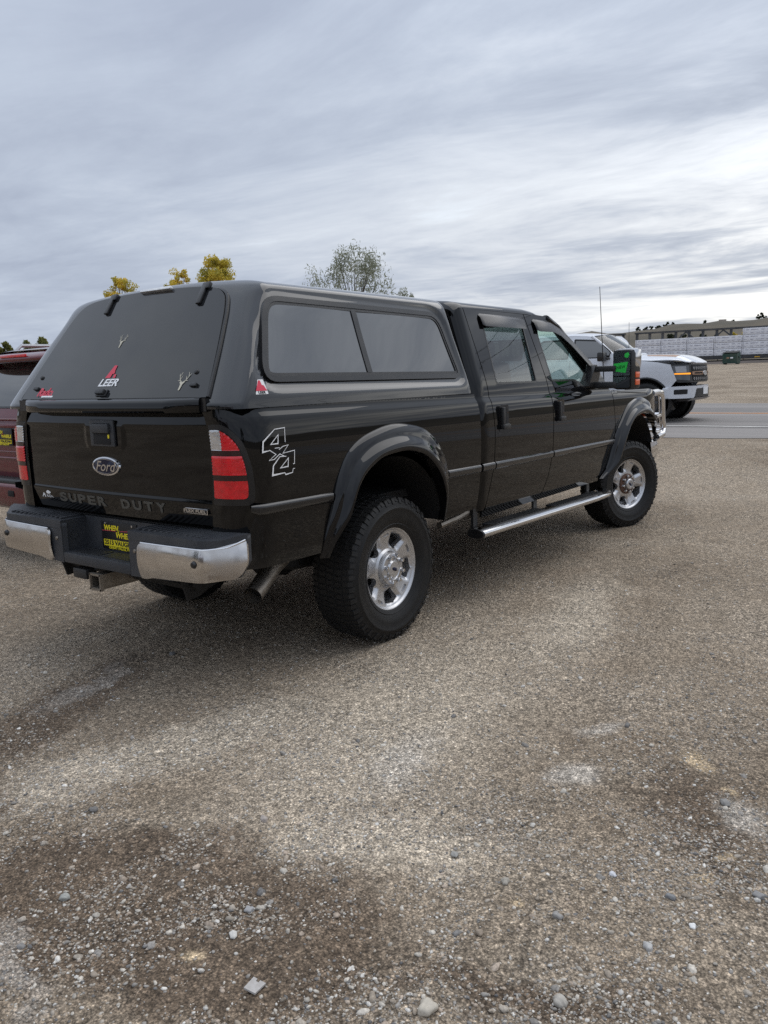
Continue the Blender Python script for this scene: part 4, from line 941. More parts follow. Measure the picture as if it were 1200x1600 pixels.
# --- hatch
HB = 0.012
def hatchsurf(off=0.0):
    n = Vector((-1, 0, 0.665)).normalized()
    return lambda y, z: (XR(z)+n.x*(off+HB)-0.028*(1-(np.asarray(y)/0.78)**2), y, z+n.z*(off+HB))
hout = [(y*0.997-0.0, z) for y, z in zip(hy, hz_) if z > 1.452]; hout = [(y, z-0.004) for y, z in hout]
hpoly = [(-y, z) for y, z in hout]+[(y, z) for y, z in hout[-2::-1]]
hpoly = [(-(hout[0][0]), 1.446)]+hpoly+[(hout[0][0], 1.446)]
HATCH = panel('hatch', hpoly, hatchsurf(), 'hatch_glass', TRUCK, res=0.04, flange=0.022, fdir=(0.83, 0, -0.55))
tag(HATCH, 'tinted frameless rear hatch of the shell')
seal = [(-y*0.99, z) for y, z in hout]
for sgn in (-1, 1):
    P = [(float(XR(z))-0.004, sgn*(y+0.004), z) for y, z in hout if z < 1.97]; MB().tube(P, 0.010, 6).build('hatch_seal', 'trim', HATCH)
def hpt(y, z, o): X, Y, Z = hatchsurf(o)(y, z); return Vector((float(X), float(Y), float(Z)))
hup = Vector((0.665, 0, 1)).normalized(); hn = Vector((-1, 0, 0.665)).normalized(); hright = Vector((0, -1, 0))
def hframe(y, z, o=0.002): p = hpt(y, z, o); return Matrix(((hright.x, hup.x, hn.x, p.x), (hright.y, hup.y, hn.y, p.y), (hright.z, hup.z, hn.z, p.z), (0, 0, 0, 1)))
def hbox(name, y, z, d, m, bev=0.006, lift=0.0, tilt=0.0):
    b = MB(); b.box((0, 0, 0), d, bev=bev); T = hframe(y, z, lift) @ Matrix.Rotation(tilt, 4, 'Z'); b.v = [tuple(T @ Vector(q)) for q in b.v]; return b.build(name, m, HATCH)
for y in (0.300, -0.452):
    hbox('hinge', y, 1.938, (0.034, 0.110, 0.016), 'trim', 0.006, 0.008, 0.06); hbox('hinge_base', y-0.004, 1.984, (0.054, 0.040, 0.022), 'trim', 0.007, 0.004, 0.06)
hbox('latch_handle', -0.012, 1.472, (0.070, 0.030, 0.026), 'plastic', 0.009, 0.012); hbox('latch_base', -0.012, 1.472, (0.09, 0.038, 0.010), 'trim', 0.005, 0.004)
for y, yk in ((-0.672, -0.648), (0.648, 0.655)):
    hbox('strut_mount', y, 1.500, (0.046, 0.019, 0.014), 'plastic', 0.005, 0.006)
    b = MB(); b.lathe([(0.0, 0.010), (0.011, 0.008), (0.014, 0.0)], n=14, axis='Z'); T = hframe(yk, 1.562, 0.0); b.v = [tuple(T @ Vector(q)) for q in b.v]; b.build('strut_knob', 'plastic', HATCH)
b = MB(); b.box((0, 0, 0), (0.25, 0.018, 0.022), bev=0.006); T = hframe(-0.068, 1.994, 0.008); b.v = [tuple(T @ Vector(q)) for q in b.v]; b.build('high_brake_lamp', 'white_lens', HATCH)
text_obj('lettering', 'LEER', 0.060, 'white', HATCH, hframe(-0.022, 1.522), 0.0004, shear=0.25, sx=1.25, bold=0.0016)
def hpoly_obj(name, pts, m, y, z, o=0.0025):
    T = hframe(y, z, o); return obj(name, [T @ Vector((a, b_, 0)) for a, b_ in pts], [tuple(range(len(pts)))], m, HATCH, 0)
hpoly_obj('logo_mark', [(-0.045, -0.03), (-0.012, 0.045), (0.012, 0.045), (0.012, 0.012), (0.018, 0.004), (0.014, -0.006), (0.002, -0.006), (-0.002, -0.03)], 'red', -0.022, 1.572)
hpoly_obj('logo_mark', [(0.018, -0.03), (0.018, -0.008), (0.036, -0.008), (0.040, -0.03)], 'red', -0.022, 1.572)
text_obj('lettering', 'Radco', 0.070, 'red', HATCH, hframe(0.525, 1.480), 0.0004, shear=0.3, sx=0.95, bold=0.0022)
obj('sticker_line', [hframe(0.50, 1.458) @ Vector(q) for q in ((-0.055, -0.004, 0), (0.085, -0.004, 0), (0.087, 0.006, 0), (-0.053, 0.006, 0))], [(0, 1, 2, 3)], 'white', HATCH, 0)
M['antler'] = mat('pale antler sticker', (0.55, 0.51, 0.40), 0.5)
def skull(y, z, s, side_):
    T = hframe(y, z, 0.002); mb = MB()
    def rb(pts, w0, w1):
        n = len(pts)
        for i in range(n-1):
            a, b_ = Vector((*pts[i], 0)), Vector((*pts[i+1], 0)); d = (b_-a).normalized(); nn = Vector((-d.y, d.x, 0)); wa = w0+(w1-w0)*i/(n-1); wb = w0+(w1-w0)*(i+1)/(n-1)
            mb.add([T @ (q*s) for q in (a-nn*wa, a+nn*wa, b_+nn*wb, b_-nn*wb)], [(0, 1, 2, 3)])
    for e in (-1, 1):
        rb([(e*0.10, 0.10), (e*0.35, 0.30), (e*0.50, 0.62), (e*0.36, 1.0)], 0.045, 0.02); rb([(e*0.35, 0.30), (e*0.22, 0.66)], 0.03, 0.015); rb([(e*0.47, 0.55), (e*0.66, 0.86)], 0.03, 0.012); rb([(e*0.25, 0.22), (e*0.58, 0.26)], 0.03, 0.012)
    a = mb.build('antler_sticker', 'antler', HATCH, 0, recalc=False)
    if side_ == 0: hpoly_obj('skull_sticker', [(-0.28*s, 0.12*s), (0.30*s, 0.28*s), (0.12*s, 0.02*s), (0.02*s, -0.62*s), (-0.14*s, -0.62*s), (-0.16*s, -0.1*s)], 'antler', y, z)
    else: hpoly_obj('skull_sticker', [(-0.30*s, 0.10*s), (0.34*s, 0.14*s), (0.14*s, -0.08*s), (0.06*s, -0.62*s), (-0.10*s, -0.62*s), (-0.12*s, -0.1*s)], 'antler', y, z)
skull(0.028, 1.728, 0.050, 0); skull(-0.584, 1.510, 0.062, 1)
# bottom rail of the hatch
rail = MB()
secr = [(0.020, 1.452), (-0.022, 1.448), (-0.036, 1.440), (-0.044, 1.425), (-0.042, 1.392), (-0.034, 1.384), (0.020, 1.384)]
v = []; f = []; ysr = np.linspace(-0.752, 0.692, 15)
for y in ysr:
    e = 1.0-0.75*max(0, (abs(y-(-0.03))-0.685)/0.037) if abs(y+0.03) > 0.685 else 1.0
    for dx, z in secr: v.append((-1.160+dx*e-0.030*(1-(y/0.78)**2), y, z))
m_ = len(secr)
for i in range(len(ysr)-1):
    for j in range(m_-1): a = i*m_+j; f.append((a, a+m_, a+m_+1, a+1))
f.append(tuple(range(m_))); f.append(tuple(range(len(v)-1, len(v)-m_-1, -1)))
obj('hatch_rail', v, f, 'paint', TRUCK, 40)
MB().box((-1.150, 0, 1.418), (0.02, 1.57, 0.06)).build('hatch_sill', 'trim', TRUCK)
# --- tailgate
def tgsurf(off=0.0):
    def f(y, z):
        y = np.asarray(y, float); z = np.asarray(z, float)
        x = -1.143-0.028*(1-(y/0.78)**2)
        dU = np.maximum(np.abs(y)-0.125, 0); eU = np.maximum(1.235-z, 0); du = np.hypot(dU, eU)-0.035       # distance to the rounded patch round the handle
        up_ = z-1.312; patch = np.minimum(-up_, du)                                                       # >0 inside the lowered field
        x = x+0.009*sstep(0.0, 0.010, patch)*sstep(0.962, 0.968, z)
        x = x+0.22*np.clip(z-1.318, 0, None)+0.004*sstep(0.968, 0.960, z)+0.16*np.clip(0.955-z, 0, None)
        return x-off, y, z
    return f
TG = panel('tailgate', rounded([(-0.778, 0.850), (-0.778, 1.392), (0.778, 1.392), (0.778, 0.850)], 0.012, 2), tgsurf(), 'paint', TRUCK, res=0.0125, flange=0.02, fdir=(1, 0, 0))
def tframe(y, z, o=0.001): X, Y, Z = tgsurf(o)(y, z); return frame((float(X), y, z), (0, -1, 0), (0, 0, 1))
def tbox(name, y, z, d, m, o=0.0, bev=0.006, parent=TG):
    b = MB(); b.box((0, 0, 0), d, bev=bev); T = tframe(y, z, o); b.v = [tuple(T @ Vector(q)) for q in b.v]; return b.build(name, m, parent)
tbox('handle_bezel', -0.005, 1.278, (0.205, 0.135, 0.014), 'bumper_plastic', 0.004, 0.006); tbox('handle_recess', -0.005, 1.255, (0.145, 0.070, 0.006), 'liner', 0.010, 0.002)
tbox('handle_grip', -0.005, 1.303, (0.150, 0.050, 0.030), 'bumper_plastic', 0.012, 0.010); tbox('key_lock', -0.066, 1.262, (0.012, 0.020, 0.010), 'yellow', 0.012, 0.003)
def oval(name, a, b_, d, m, T, parent):
    q = MB(); q.lathe([(0.0, d), (0.9, d), (0.97, d*0.8), (1.0, 0.0)], axis='Z', n=48); q.v = [tuple(T @ Vector((x*a, y*b_, z))) for x, y, z in q.v]; return q.build(name, m, parent)
oval('emblem_rim', 0.118, 0.050, 0.010, 'chrome', tframe(0.003, 1.106, 0.0), TG); oval('emblem_face', 0.108, 0.0425, 0.0125, 'blue_oval', tframe(0.003, 1.106, 0.0), TG)
ring = MB(); T = tframe(0.003, 1.106, 0.0130); ring.tube([tuple(T @ Vector((0.099*math.cos(a), 0.0365*math.sin(a), 0))) for a in np.linspace(0, 2*math.pi, 49)], 0.0012, 6, cap=False); ring.build('emblem_line', 'chrome', TG)
text_obj('emblem_script', 'Ford', 0.074, 'chrome', TG, tframe(0.003, 1.104, 0.0135), 0.0008, shear=0.35, sx=1.15, bold=0.0004)
def fit_text(name, s, size, width, m, yc, z, o=0.001, depth=0.0012, bold=0.0, parent=TG, lean=False):
    t = text_obj(name, s, size, m, parent, Matrix.Identity(4), depth, bold=bold); xs = [v.co.x for v in t.data.vertices]; k = width/(max(xs)-min(xs)); c = (max(xs)+min(xs))/2
    T0 = tframe(yc, z, o) if not lean else frame((float(tgsurf(o)(yc, z)[0]), yc, z), (0, -1, 0), (-0.16, 0, 1))
    t.data.transform(T0 @ Matrix.Diagonal((k, 1, 1, 1)) @ Matrix.Translation((-c, 0, 0))); return t
# the raised model lettering, letter by letter along the curved gate
yl = 0.475
for ch, wl in zip('SUPER DUTY', [0.088]*5+[0.105]+[0.088]*4):
    if ch != ' ': fit_text('lettering', ch, 0.066, 0.071, 'grey_letter', yl-0.035, 0.914, 0.002, 0.0015, 0.0026, lean=True)
    yl -= wl*1.045
tbox('badge', -0.648, 0.917, (0.172, 0.027, 0.006), 'chrome', 0.003, 0.002); tbox('badge_field', -0.648, 0.917, (0.164, 0.020, 0.006), 'plate', 0.0040, 0.001)
fit_text('badge_text', 'FLEX FUEL', 0.020, 0.155, 'chrome', -0.648, 0.917, 0.0078, 0.0004, 0.0004)
text_obj('sticker', 'A', 0.046, 'white', TG, tframe(0.655, 0.916), 0.0004, bold=0.001); oval('sticker', 0.022, 0.010, 0.0006, 'white', tframe(0.600, 0.932), TG); fit_text('sticker', 'AUDIO', 0.022, 0.075, 'white', 0.590, 0.910, 0.001, 0.0003)
# --- tail lamps, wrapped round the corner
lens = rounded([(sR+0.012, 0.990), (sR+0.012, 1.303), (-1.205, 1.306), (-1.140, 1.248), (-1.112, 1.15), (-1.102, 1.04), (-1.104, 0.990)], [0.008, 0.01, 0.05, 0.05, 0.04, 0.03, 0.02], 5)
bez = rounded([(sR+0.002, 0.958), (sR+0.002, 1.326), (-1.195, 1.332), (-1.118, 1.268), (-1.084, 1.155), (-1.072, 1.04), (-1.074, 0.958)], [0.006, 0.01, 0.07, 0.06, 0.05, 0.04, 0.05], 5)
def zcut(poly, z0, z1):
    for lim, sg in ((z0, 1), (z1, -1)):
        out = []; P = [np.array(q) for q in poly]
        for i in range(len(P)):
            a, b = P[i], P[(i+1) % len(P)]; fa, fb = (a[1]-lim)*sg, (b[1]-lim)*sg
            if fa >= 0: out.append(tuple(a))
            if fa*fb < 0: out.append(tuple(a+(b-a)*fa/(fa-fb)))
        poly = out
    return poly
def scut(poly, s, keep): return [(b, a) for a, b in zcut([(b, a) for a, b in poly], *((s, 9) if keep > 0 else (-9, s)))]
BZ = panel('tail_lamp_bezel', bez, bedsurf(0.004), 'trim', TRUCK, res=0.02, flange=0.01, fdir=(0.5, 0.7, 0), mirror=True)
def lampsurf(off, rib, pitch):
    b = bedsurf(0.0)
    def f(s, z):
        return bedsurf(off)(s, z) if not rib else tuple(np.asarray(q) for q in bedsurf(off+rib*np.abs(np.sin(np.asarray(z)*math.pi/pitch)))(s, z))
    return f
top = zcut(lens, 1.212, 2); mid_ = zcut(lens, 1.099, 1.186); bot_ = zcut(lens, 0.9, 1.073)
for q, m, rib, nm in ((scut(top, -1.212, -1), 'white_lens', 0.004, 'reverse_lamp'), (scut(top, -1.210, 1), 'red_lens', 0.006, 'tail_lamp'), (mid_, 'red_lens', 0.006, 'tail_lamp'), (bot_, 'red_lens', 0.0, 'tail_lamp')):
    panel(nm, q, lampsurf(0.009, rib, 0.015), m, TRUCK, res=0.008, flange=0.006, fdir=(0.5, 0.7, 0), mirror=True, smooth=180)
for q in (zcut(lens, 1.1865, 1.2115), zcut(lens, 1.0735, 1.0985)): panel('lamp_divider', q, bedsurf(0.0105), 'red_lens_dark', TRUCK, res=0.02, flange=0.006, fdir=(0.5, 0.7, 0), mirror=True)
# --- "4x4" decal outline on the bed side
def dpx(px_, py_):       # decal drawing plane -> (x, z) on the side
    return (-1.035+0.213*(px_-785)/315.0-0.0, 1.302-0.222*(py_-480)/385.0)
def dl(*p): return [dpx(*q) for q in p]
strokes = [(dl((1012, 600), (1022, 484), (922, 490), (800, 580), (788, 660), (852, 654)), [0.0035, 0.0035, 0.0035, 0.008, 0.008, 0.003]),
           (dl((950, 536), (870, 606), (940, 606), (950, 536)), [0.005, 0.006, 0.006, 0.005]),
           (dl((852, 650), (912, 690), (842, 732), (892, 728), (950, 690), (996, 716)), 0.004), (dl((905, 640), (952, 640)), 0.003),
           (dl((945, 655), (988, 632), (1040, 626), (980, 688), (1100, 676), (1090, 784), (1076, 786)), 0.0038),
           (dl((1012, 716), (948, 712), (880, 778), (868, 854), (988, 848), (996, 864), (1066, 856), (1074, 826), (1092, 824)), [0.003, 0.004, 0.007, 0.009, 0.004, 0.006, 0.004, 0.003, 0.003]),
           (dl((1032, 732), (948, 804), (1024, 800), (1032, 732)), [0.005, 0.006, 0.006, 0.005])]
ribbon('decal', strokes, side(0.0015), 'white', TRUCK, 0.005)
# --- rear bumper
BP = np.array([(-1.285, 0.0), (-1.285, 0.28), (-1.288, 0.55), (-1.288, 0.77), (-1.284, 0.835), (-1.256, 0.878), (-1.222, 0.920), (-1.182, 0.968), (-1.148, 0.992)])
_bd = np.r_[0, np.cumsum(np.linalg.norm(np.diff(BP, axis=0), axis=1))]; _bx, _by = pchip(_bd, BP[:, 0]), pchip(_bd, BP[:, 1]); SE = _bd[-1]
def bumpsurf(off=0.0, bulge=0.0):
    def f(s, z):
        s = np.asarray(s, float); x, y = _bx(s), _by(s); e = 1e-3; tx, ty = _bx(s+e)-_bx(s-e), _by(s+e)-_by(s-e); l = np.hypot(tx, ty); nx_, ny_ = -ty/l, tx/l
        o = off+bulge*(1-((np.asarray(z)-0.69)/0.10)**2); return x+nx_*o, -(y+ny_*o), z
    return f
BUMP = panel('rear_bumper', [(0.292, 0.585), (0.292, 0.799), (0.9, 0.801), (SE, 0.830), (SE, 0.71), (1.0, 0.64), (0.6, 0.60)], bumpsurf(-0.006), 'bumper_plastic', TRUCK, res=0.03, flange=0.03, fdir=(1, 0.3, 0))
panel('rear_bumper_body', [(0.292, 0.585), (0.292, 0.799), (0.9, 0.801), (SE, 0.830), (SE, 0.71), (1.0, 0.64), (0.6, 0.60)], lambda s, z: (lambda q: (q[0], -q[1], q[2]))(bumpsurf(-0.006)(s, z)), 'bumper_plastic', BUMP, res=0.03, flange=0.03, fdir=(1, -0.3, 0))
ch_out = rounded([(0.385, 0.588), (0.385, 0.764), (0.86, 0.772), (SE-0.005, 0.812), (SE-0.008, 0.705), (1.0, 0.640), (0.80, 0.618), (0.48, 0.602), (0.43, 0.588)], [0.012, 0.03, 0.0, 0.01, 0.03, 0.05, 0.02, 0.02, 0.02], 5)
for sg in (1, -1):
    c = panel('chrome_end', ch_out, (lambda s, z, sg=sg: (lambda q: (q[0], sg*q[1], q[2]))(bumpsurf(0.002, 0.018)(s, z))), 'chrome_dirty', BUMP, res=0.025, flange=0.012, fdir=(1, 0.3*sg, 0))
    # bright rolled upper edge
    tp = [(0.40, 0.766), (0.6, 0.769), (0.86, 0.774), (0.95, 0.781), (SE-0.01, 0.814)]; MB().tube([tuple(float(a)*b_ for a, b_ in zip(bumpsurf(0.003)(s, z), (1, sg, 1))) for s, z in [(np.interp(t, np.linspace(0, 1, 5), [q[0] for q in tp]), np.interp(t, np.linspace(0, 1, 5), [q[1] for q in tp])) for t in np.linspace(0, 1, 30)]], 0.0045, 6).build('chrome_lip', 'chrome', BUMP)
    # step pad with ribs
    e = np.linspace(0.292, SE, 26); out = [tuple(float(k) for k in bumpsurf(-0.004)(s, 0.0)[:2]) for s in e]; pad = [(x, sg*y) for x, y in out]+[(-1.085, -sg*0.95), (-1.085, -sg*0.292)]
    zt = lambda x, y: 0.802+0.030*max(0, (abs(y)-0.90)/0.11)
    p = MB(); n = len(pad); p.v = [(x, y, zt(x, y)) for x, y in pad]+[(x*0.985-0.018, y, zt(x, y)+0.012) for x, y in pad]+[(x, y, zt(x, y)-0.03) for x, y in pad]
    p.f = [tuple(range(n, 2*n))]+[(i, (i+1) % n, n+(i+1) % n, n+i) for i in range(n)]+[(2*n+i, 2*n+(i+1) % n, (i+1) % n, i) for i in range(n)]
    P_ = p.build('step_pad', 'bumper_plastic', BUMP, 30)
    for k in range(12):
        y = sg*-(0.335+0.044*k); MB().box((-1.185, y, 0.819), (0.135, 0.018, 0.014), bev=0.004).build('tread_rib', 'bumper_plastic', BUMP)
    MB().box((-1.20, -sg*0.296, 0.705), (0.155, 0.012, 0.212)).build('recess_wall', 'bumper_plastic', BUMP)
    b = MB(); b.lathe([(0.0, -0.012), (0.012, -0.010), (0.018, 0.0)], axis='X', n=16); X, Y, Z = bumpsurf(0.0195)(0.80, 0.706); b.v = [(x+float(X), y+sg*float(Y), z+0.706) for x, y, z in b.v]; b.build('parking_sensor', 'trim', BUMP)
    b = MB(); b.lathe([(0.0, -0.006), (0.009, -0.005), (0.011, 0.0)], axis='X', n=12); b.v = [(x-1.280, y-sg*0.338, z+0.715) for x, y, z in b.v]; b.build('bumper_bolt', 'exhaust', BUMP)
fl = MB(); fl.box((-1.205, 0, 0.616), (0.150, 0.580, 0.058), bev=0.010); fl.build('centre_step', 'bumper_plastic', BUMP)
for y in (-0.13, 0.13): MB().box((-1.200, y, 0.6465), (0.10, 0.22, 0.004)).build('step_mat', 'plastic', BUMP)
MB().box((-1.115, 0, 0.73), (0.02, 0.60, 0.18)).build('recess_back', 'bumper_plastic', BUMP)
b = MB(); b.lathe([(0.0, -0.014), (0.020, -0.013), (0.024, 0.0)], axis='Y', n=16); b.v = [(x-1.205, -y+0.288, z+0.725) for x, y, z in b.v]; b.build('plate_lamp', 'trim', BUMP)
PLX = -1.128
lp = MB().box((PLX, -0.004, 0.728), (0.004, 0.305, 0.152), bev=0.0018).build('licence_plate', 'plate', BUMP)
def pt(name, s, size, width, y, z, m, shear=0.0, bold=0.0006):
    t = text_obj(name, s, size, m, BUMP, Matrix.Identity(4), 0.0004, shear=shear, bold=bold); xs = [v.co.x for v in t.data.vertices]; k = width/(max(xs)-min(xs)); c = (max(xs)+min(xs))/2
    t.data.transform(frame((PLX-0.003, y, z), (0, -1, 0), (0, 0, 1)) @ Matrix.Diagonal((k, 1, 1, 1)) @ Matrix.Translation((-c, 0, 0))); return t
def plate_text(PLX_, parent, yo, zo):
    pass
pt('plate_lettering', 'WHEN', 0.040, 0.125, 0.058, 0.768, 'yellow', 0.2, 0.0014); pt('plate_lettering', 'N', 0.022, 0.018, 0.0, 0.752, 'yellow', 0.2); pt('plate_lettering', 'WHEELS', 0.040, 0.165, -0.062, 0.733, 'yellow', 0.2, 0.0014)
MB().box((PLX-0.003, -0.004, 0.688), (0.002, 0.27, 0.034)).build('plate_band', 'yellow', BUMP); pt('plate_lettering', '2513 VAUGHN', 0.034, 0.255, -0.004, 0.689, 'plate', 0.0, 0.0010).location.x = -0.0015
pt('plate_lettering', 'GREAT FALLS, MT', 0.018, 0.19, -0.004, 0.662, 'yellow')
st = MB()
for a, b_ in (((0.14, 0.752), (0.02, 0.756)), ((-0.02, 0.757), (-0.14, 0.764))): st.tube([(PLX-0.003, a[0], a[1]), (PLX-0.003, b_[0], b_[1])], 0.0016, 5)
st.build('plate_stripe', 'red', BUMP)
for y in (-0.12, 0.112): b = MB(); b.lathe([(0, -0.004), (0.006, -0.003), (0.007, 0)], axis='X', n=10); b.v = [(x+PLX-0.002, yy+y, z+0.793) for x, yy, z in b.v]; b.build('plate_screw', 'chrome', BUMP)
# --- hitch, trailer plug, exhaust
H = MB()
for (y, z, dy, dz_) in ((0, 0.553, 0.078, 0.008), (0, 0.482, 0.078, 0.008), (-0.035, 0.517, 0.008, 0.064), (0.035, 0.517, 0.008, 0.064)): H.box((-1.15, y, z), (0.28, dy, dz_))
H.box((-1.285, 0, 0.557), (0.02, 0.094, 0.010)); H.box((-1.285, 0, 0.478), (0.02, 0.094, 0.010)); H.box((-1.285, -0.043, 0.517), (0.02, 0.010, 0.088)); H.box((-1.285, 0.043, 0.517), (0.02, 0.010, 0.088))
H.build('hitch_receiver', 'exhaust', TRUCK)
MB().tube([(-1.08, -0.55, 0.53), (-1.08, 0.55, 0.53)], 0.038, 4).build('hitch_crossbar', 'under', TRUCK)
for y in (-0.52, 0.52): MB().prism([(-1.16, 0.56), (-0.95, 0.60), (-0.95, 0.50), (-1.06, 0.46), (-1.13, 0.455)], 'Y', y-0.006, y+0.006).build('hitch_plate', 'under', TRUCK)
MB().box((-1.225, 0.19, 0.532), (0.07, 0.125, 0.058), bev=0.014).build('trailer_plug', 'plastic', TRUCK)
MB().tube([(-1.15, 0.05, 0.57), (-1.19, 0.10, 0.56), (-1.20, 0.15, 0.548)], 0.014, 6).build('plug_cable', 'plastic', TRUCK)
ex = [(-0.985, -0.835, 0.487), (-0.93, -0.815, 0.508), (-0.76, -0.755, 0.575), (-0.58, -0.70, 0.62), (-0.3, -0.66, 0.66)]
E_ = MB(); E_.tube(ex, 0.046, 18, cap=False); E_.tube([(x+0.004, y, z) for x, y, z in ex[:2]], [0.042, 0.041], 18, cap=False); exh = E_.build('exhaust_pipe', 'exhaust', TRUCK)
MB().tube([(-0.93, -0.815, 0.508), (-0.90, -0.805, 0.52)], 0.041, 18).build('exhaust_bore', 'soot', exh)
# door-sill guards and mud strips under the cab
for sgn in (-1, 1):
    MB().tube([(0.60, sgn*0.90, 0.575), (0.80, sgn*0.90, 0.59), (0.95, sgn*0.90, 0.61)], 0.022, 8).build('skid_tube', 'exhaust', TRUCK)
# ------------------------------------------------------------------ simple road wheel for the other vehicles (outward = -y)
_sw = {}
def simple_wheel(parent, x, y, z, r, wd, spokes, rimcol, rz=0.0, key='a'):
    if key not in _sw:
        rr = r*0.66
        b = MB(); b.lathe([(rr*0.98, -wd*0.40), (rr*1.05, -wd*0.47), (r*0.86, -wd*0.5), (r*0.95, -wd*0.46), (r, -wd*0.38), (r, wd*0.38), (r*0.95, wd*0.46), (r*0.86, wd*0.5), (rr, wd*0.42)], n=48)
        for k in range(40):
            a = 2*math.pi*k/40
            for yy in (-0.30, -0.1, 0.1, 0.30): b.box((math.cos(a+yy*0.3)*(r+0.003), wd*yy, math.sin(a+yy*0.3)*(r+0.003)), (0.014, wd*0.16, r*0.10), Matrix.Rotation(-(a+yy*0.3), 3, 'Y'))
        o = b.build('tyre', 'rubber'); _sw[key, 't'] = o.data; bpy.data.objects.remove(o)
        b = MB(); b.lathe([(rr*1.02, -wd*0.43), (rr*0.97, -wd*0.44), (rr*0.93, -wd*0.36), (rr*0.90, wd*0.2)], n=40); b.lathe([(rr*0.28, -wd*0.2), (rr*0.26, -wd*0.30), (0, -wd*0.31)], n=24)
        for k in range(spokes):
            a = 2*math.pi*k/spokes; b.box((math.cos(a)*rr*0.58, -wd*0.30, math.sin(a)*rr*0.58), (rr*0.76, 0.03, rr*0.20), Matrix.Rotation(-a, 3, 'Y'), bev=0.008)
        b.lathe([(rr*0.9, -wd*0.05), (0.02, -wd*0.05)], n=24)
        o = b.build('wheel', rimcol); _sw[key] = o.data; bpy.data.objects.remove(o)
    o = link(bpy.data.objects.new('wheel', _sw[key]), parent); o.location = (x, y, z); o.rotation_euler = (0, 0, rz)
    link(bpy.data.objects.new('tyre', _sw[key, 't']), o); return o
def arc(xc, zc, r, a0, a1, n=12): return [(xc+r*math.cos(rad(a)), zc+r*math.sin(rad(a))) for a in np.linspace(a0, a1, n)]

# ------------------------------------------------------------------ maroon SUV, seen from behind, nose towards the road
SUV = empty('suv', (0.10, 3.34, 0)); tag(SUV, 'maroon SUV with dark rear window parked left of the black pickup', 'suv')
_sy = pchip([0.40, 0.55, 0.8, 1.05, 1.25, 1.36, 1.6, 1.78, 1.9], [0.93, 0.97, 0.995, 1.0, 0.98, 0.945, 0.86, 0.77, 0.69])
def suvy(x, z): return _sy(z)-0.16*np.clip((0.28-np.asarray(x))/0.28, 0, 1.3)**2.5-0.14*np.clip((np.asarray(x)-4.6)/0.55, 0, 1.2)**2
suvside = lambda off=0.0: (lambda x, z: (x, -(suvy(x, z)+off), z))
AR, AF = arc(0.98, 0.42, 0.46, 0, 180), arc(3.92, 0.42, 0.46, 0, 180)
panel('body_side', [(0.04, 0.74), (0.05, 1.0), (0.10, 1.34), (0.14, 1.42), (3.55, 1.36), (3.9, 1.27), (4.9, 1.18), (5.1, 1.05), (5.12, 0.55), (4.40, 0.40)]+AF+[(3.44, 0.40), (1.46, 0.40)]+AR+[(0.5, 0.42), (0.30, 0.60), (0.06, 0.66)], suvside(), 'maroon', SUV, res=0.07, fdir=IN, mirror=True)
sw1 = rounded([(0.42, 1.44), (0.60, 1.74), (1.35, 1.76), (1.42, 1.43)], 0.05, 3); sw2 = rounded([(1.52, 1.43), (1.46, 1.76), (2.35, 1.765), (2.40, 1.42)], 0.04, 3); sw3 = rounded([(2.50, 1.42), (2.45, 1.765), (2.90, 1.74), (3.40, 1.42)], 0.04, 3)
panel('upper_side', [(0.15, 1.425), (0.34, 1.76), (0.46, 1.82), (2.75, 1.83), (3.05, 1.76), (3.55, 1.365)], suvside(), 'maroon', SUV, holes=[sw1, sw2, sw3], res=0.06, fdir=IN, mirror=True)
for q in (sw1, sw2, sw3): panel('side_glass', q, suvside(-0.01), 'dark_glass', SUV, res=0.1, flange=0.002, fdir=IN, mirror=True)
def rearrows(name, rows, m, parent, n=25, smooth=60, sub=3):
    """surface across the tail: rows of (x, z, half width, corner turn)"""
    R_ = np.array(rows, float); t = np.linspace(0, 1, (len(R_)-1)*sub+1); k = np.linspace(0, 1, len(R_)); R2 = np.stack([pchip(k, R_[:, i])(t) for i in range(4)], 1); v = []; f = []
    for x, z, hw, tr in R2:
        for u in np.linspace(-1, 1, n): v.append((x+tr*abs(u)**4, u*hw, z))
    for i in range(len(R2)-1):
        for j in range(n-1): a = i*n+j; f.append((a, a+n, a+n+1, a+1))
    return obj(name, v, f, m, parent, smooth)
rearrows('liftgate', [(0.02, 0.72, 0.94, 0.10), (0.0, 0.82, 0.95, 0.10), (0.005, 1.0, 0.95, 0.10), (0.03, 1.22, 0.93, 0.11), (0.07, 1.345, 0.91, 0.11)], 'maroon', SUV)
rearrows('rear_window', [(0.075, 1.350, 0.90, 0.11), (0.14, 1.50, 0.84, 0.12), (0.25, 1.68, 0.76, 0.13), (0.32, 1.76, 0.72, 0.13)], 'dark_glass', SUV)
rearrows('window_edge', [(0.062, 1.340, 0.905, 0.11), (0.068, 1.356, 0.90, 0.11)], 'trim', SUV, sub=1)
rearrows('roof_spoiler', [(0.30, 1.735, 0.74, 0.14), (0.20, 1.738, 0.74, 0.14), (0.155, 1.750, 0.74, 0.14), (0.15, 1.775, 0.73, 0.14), (0.20, 1.81, 0.72, 0.14), (0.36, 1.845, 0.71, 0.14)], 'maroon', SUV, sub=2)
MB().box((0.155, 0, 1.795), (0.02, 0.42, 0.026), bev=0.006).build('high_brake_lamp', 'red_lens', SUV)
v = []; f = []; xs = [0.30, 0.36, 0.6, 1.2, 2.0, 2.6, 2.9, 3.05]
for x in xs:
    d = 0.035*max(0, (0.6-x)/0.3)**2+0.10*max(0, (x-2.4)/0.65)**2
    for u in np.linspace(-1, 1, 17): v.append((x, u*0.755, 1.885-d-0.065*abs(u)**4))
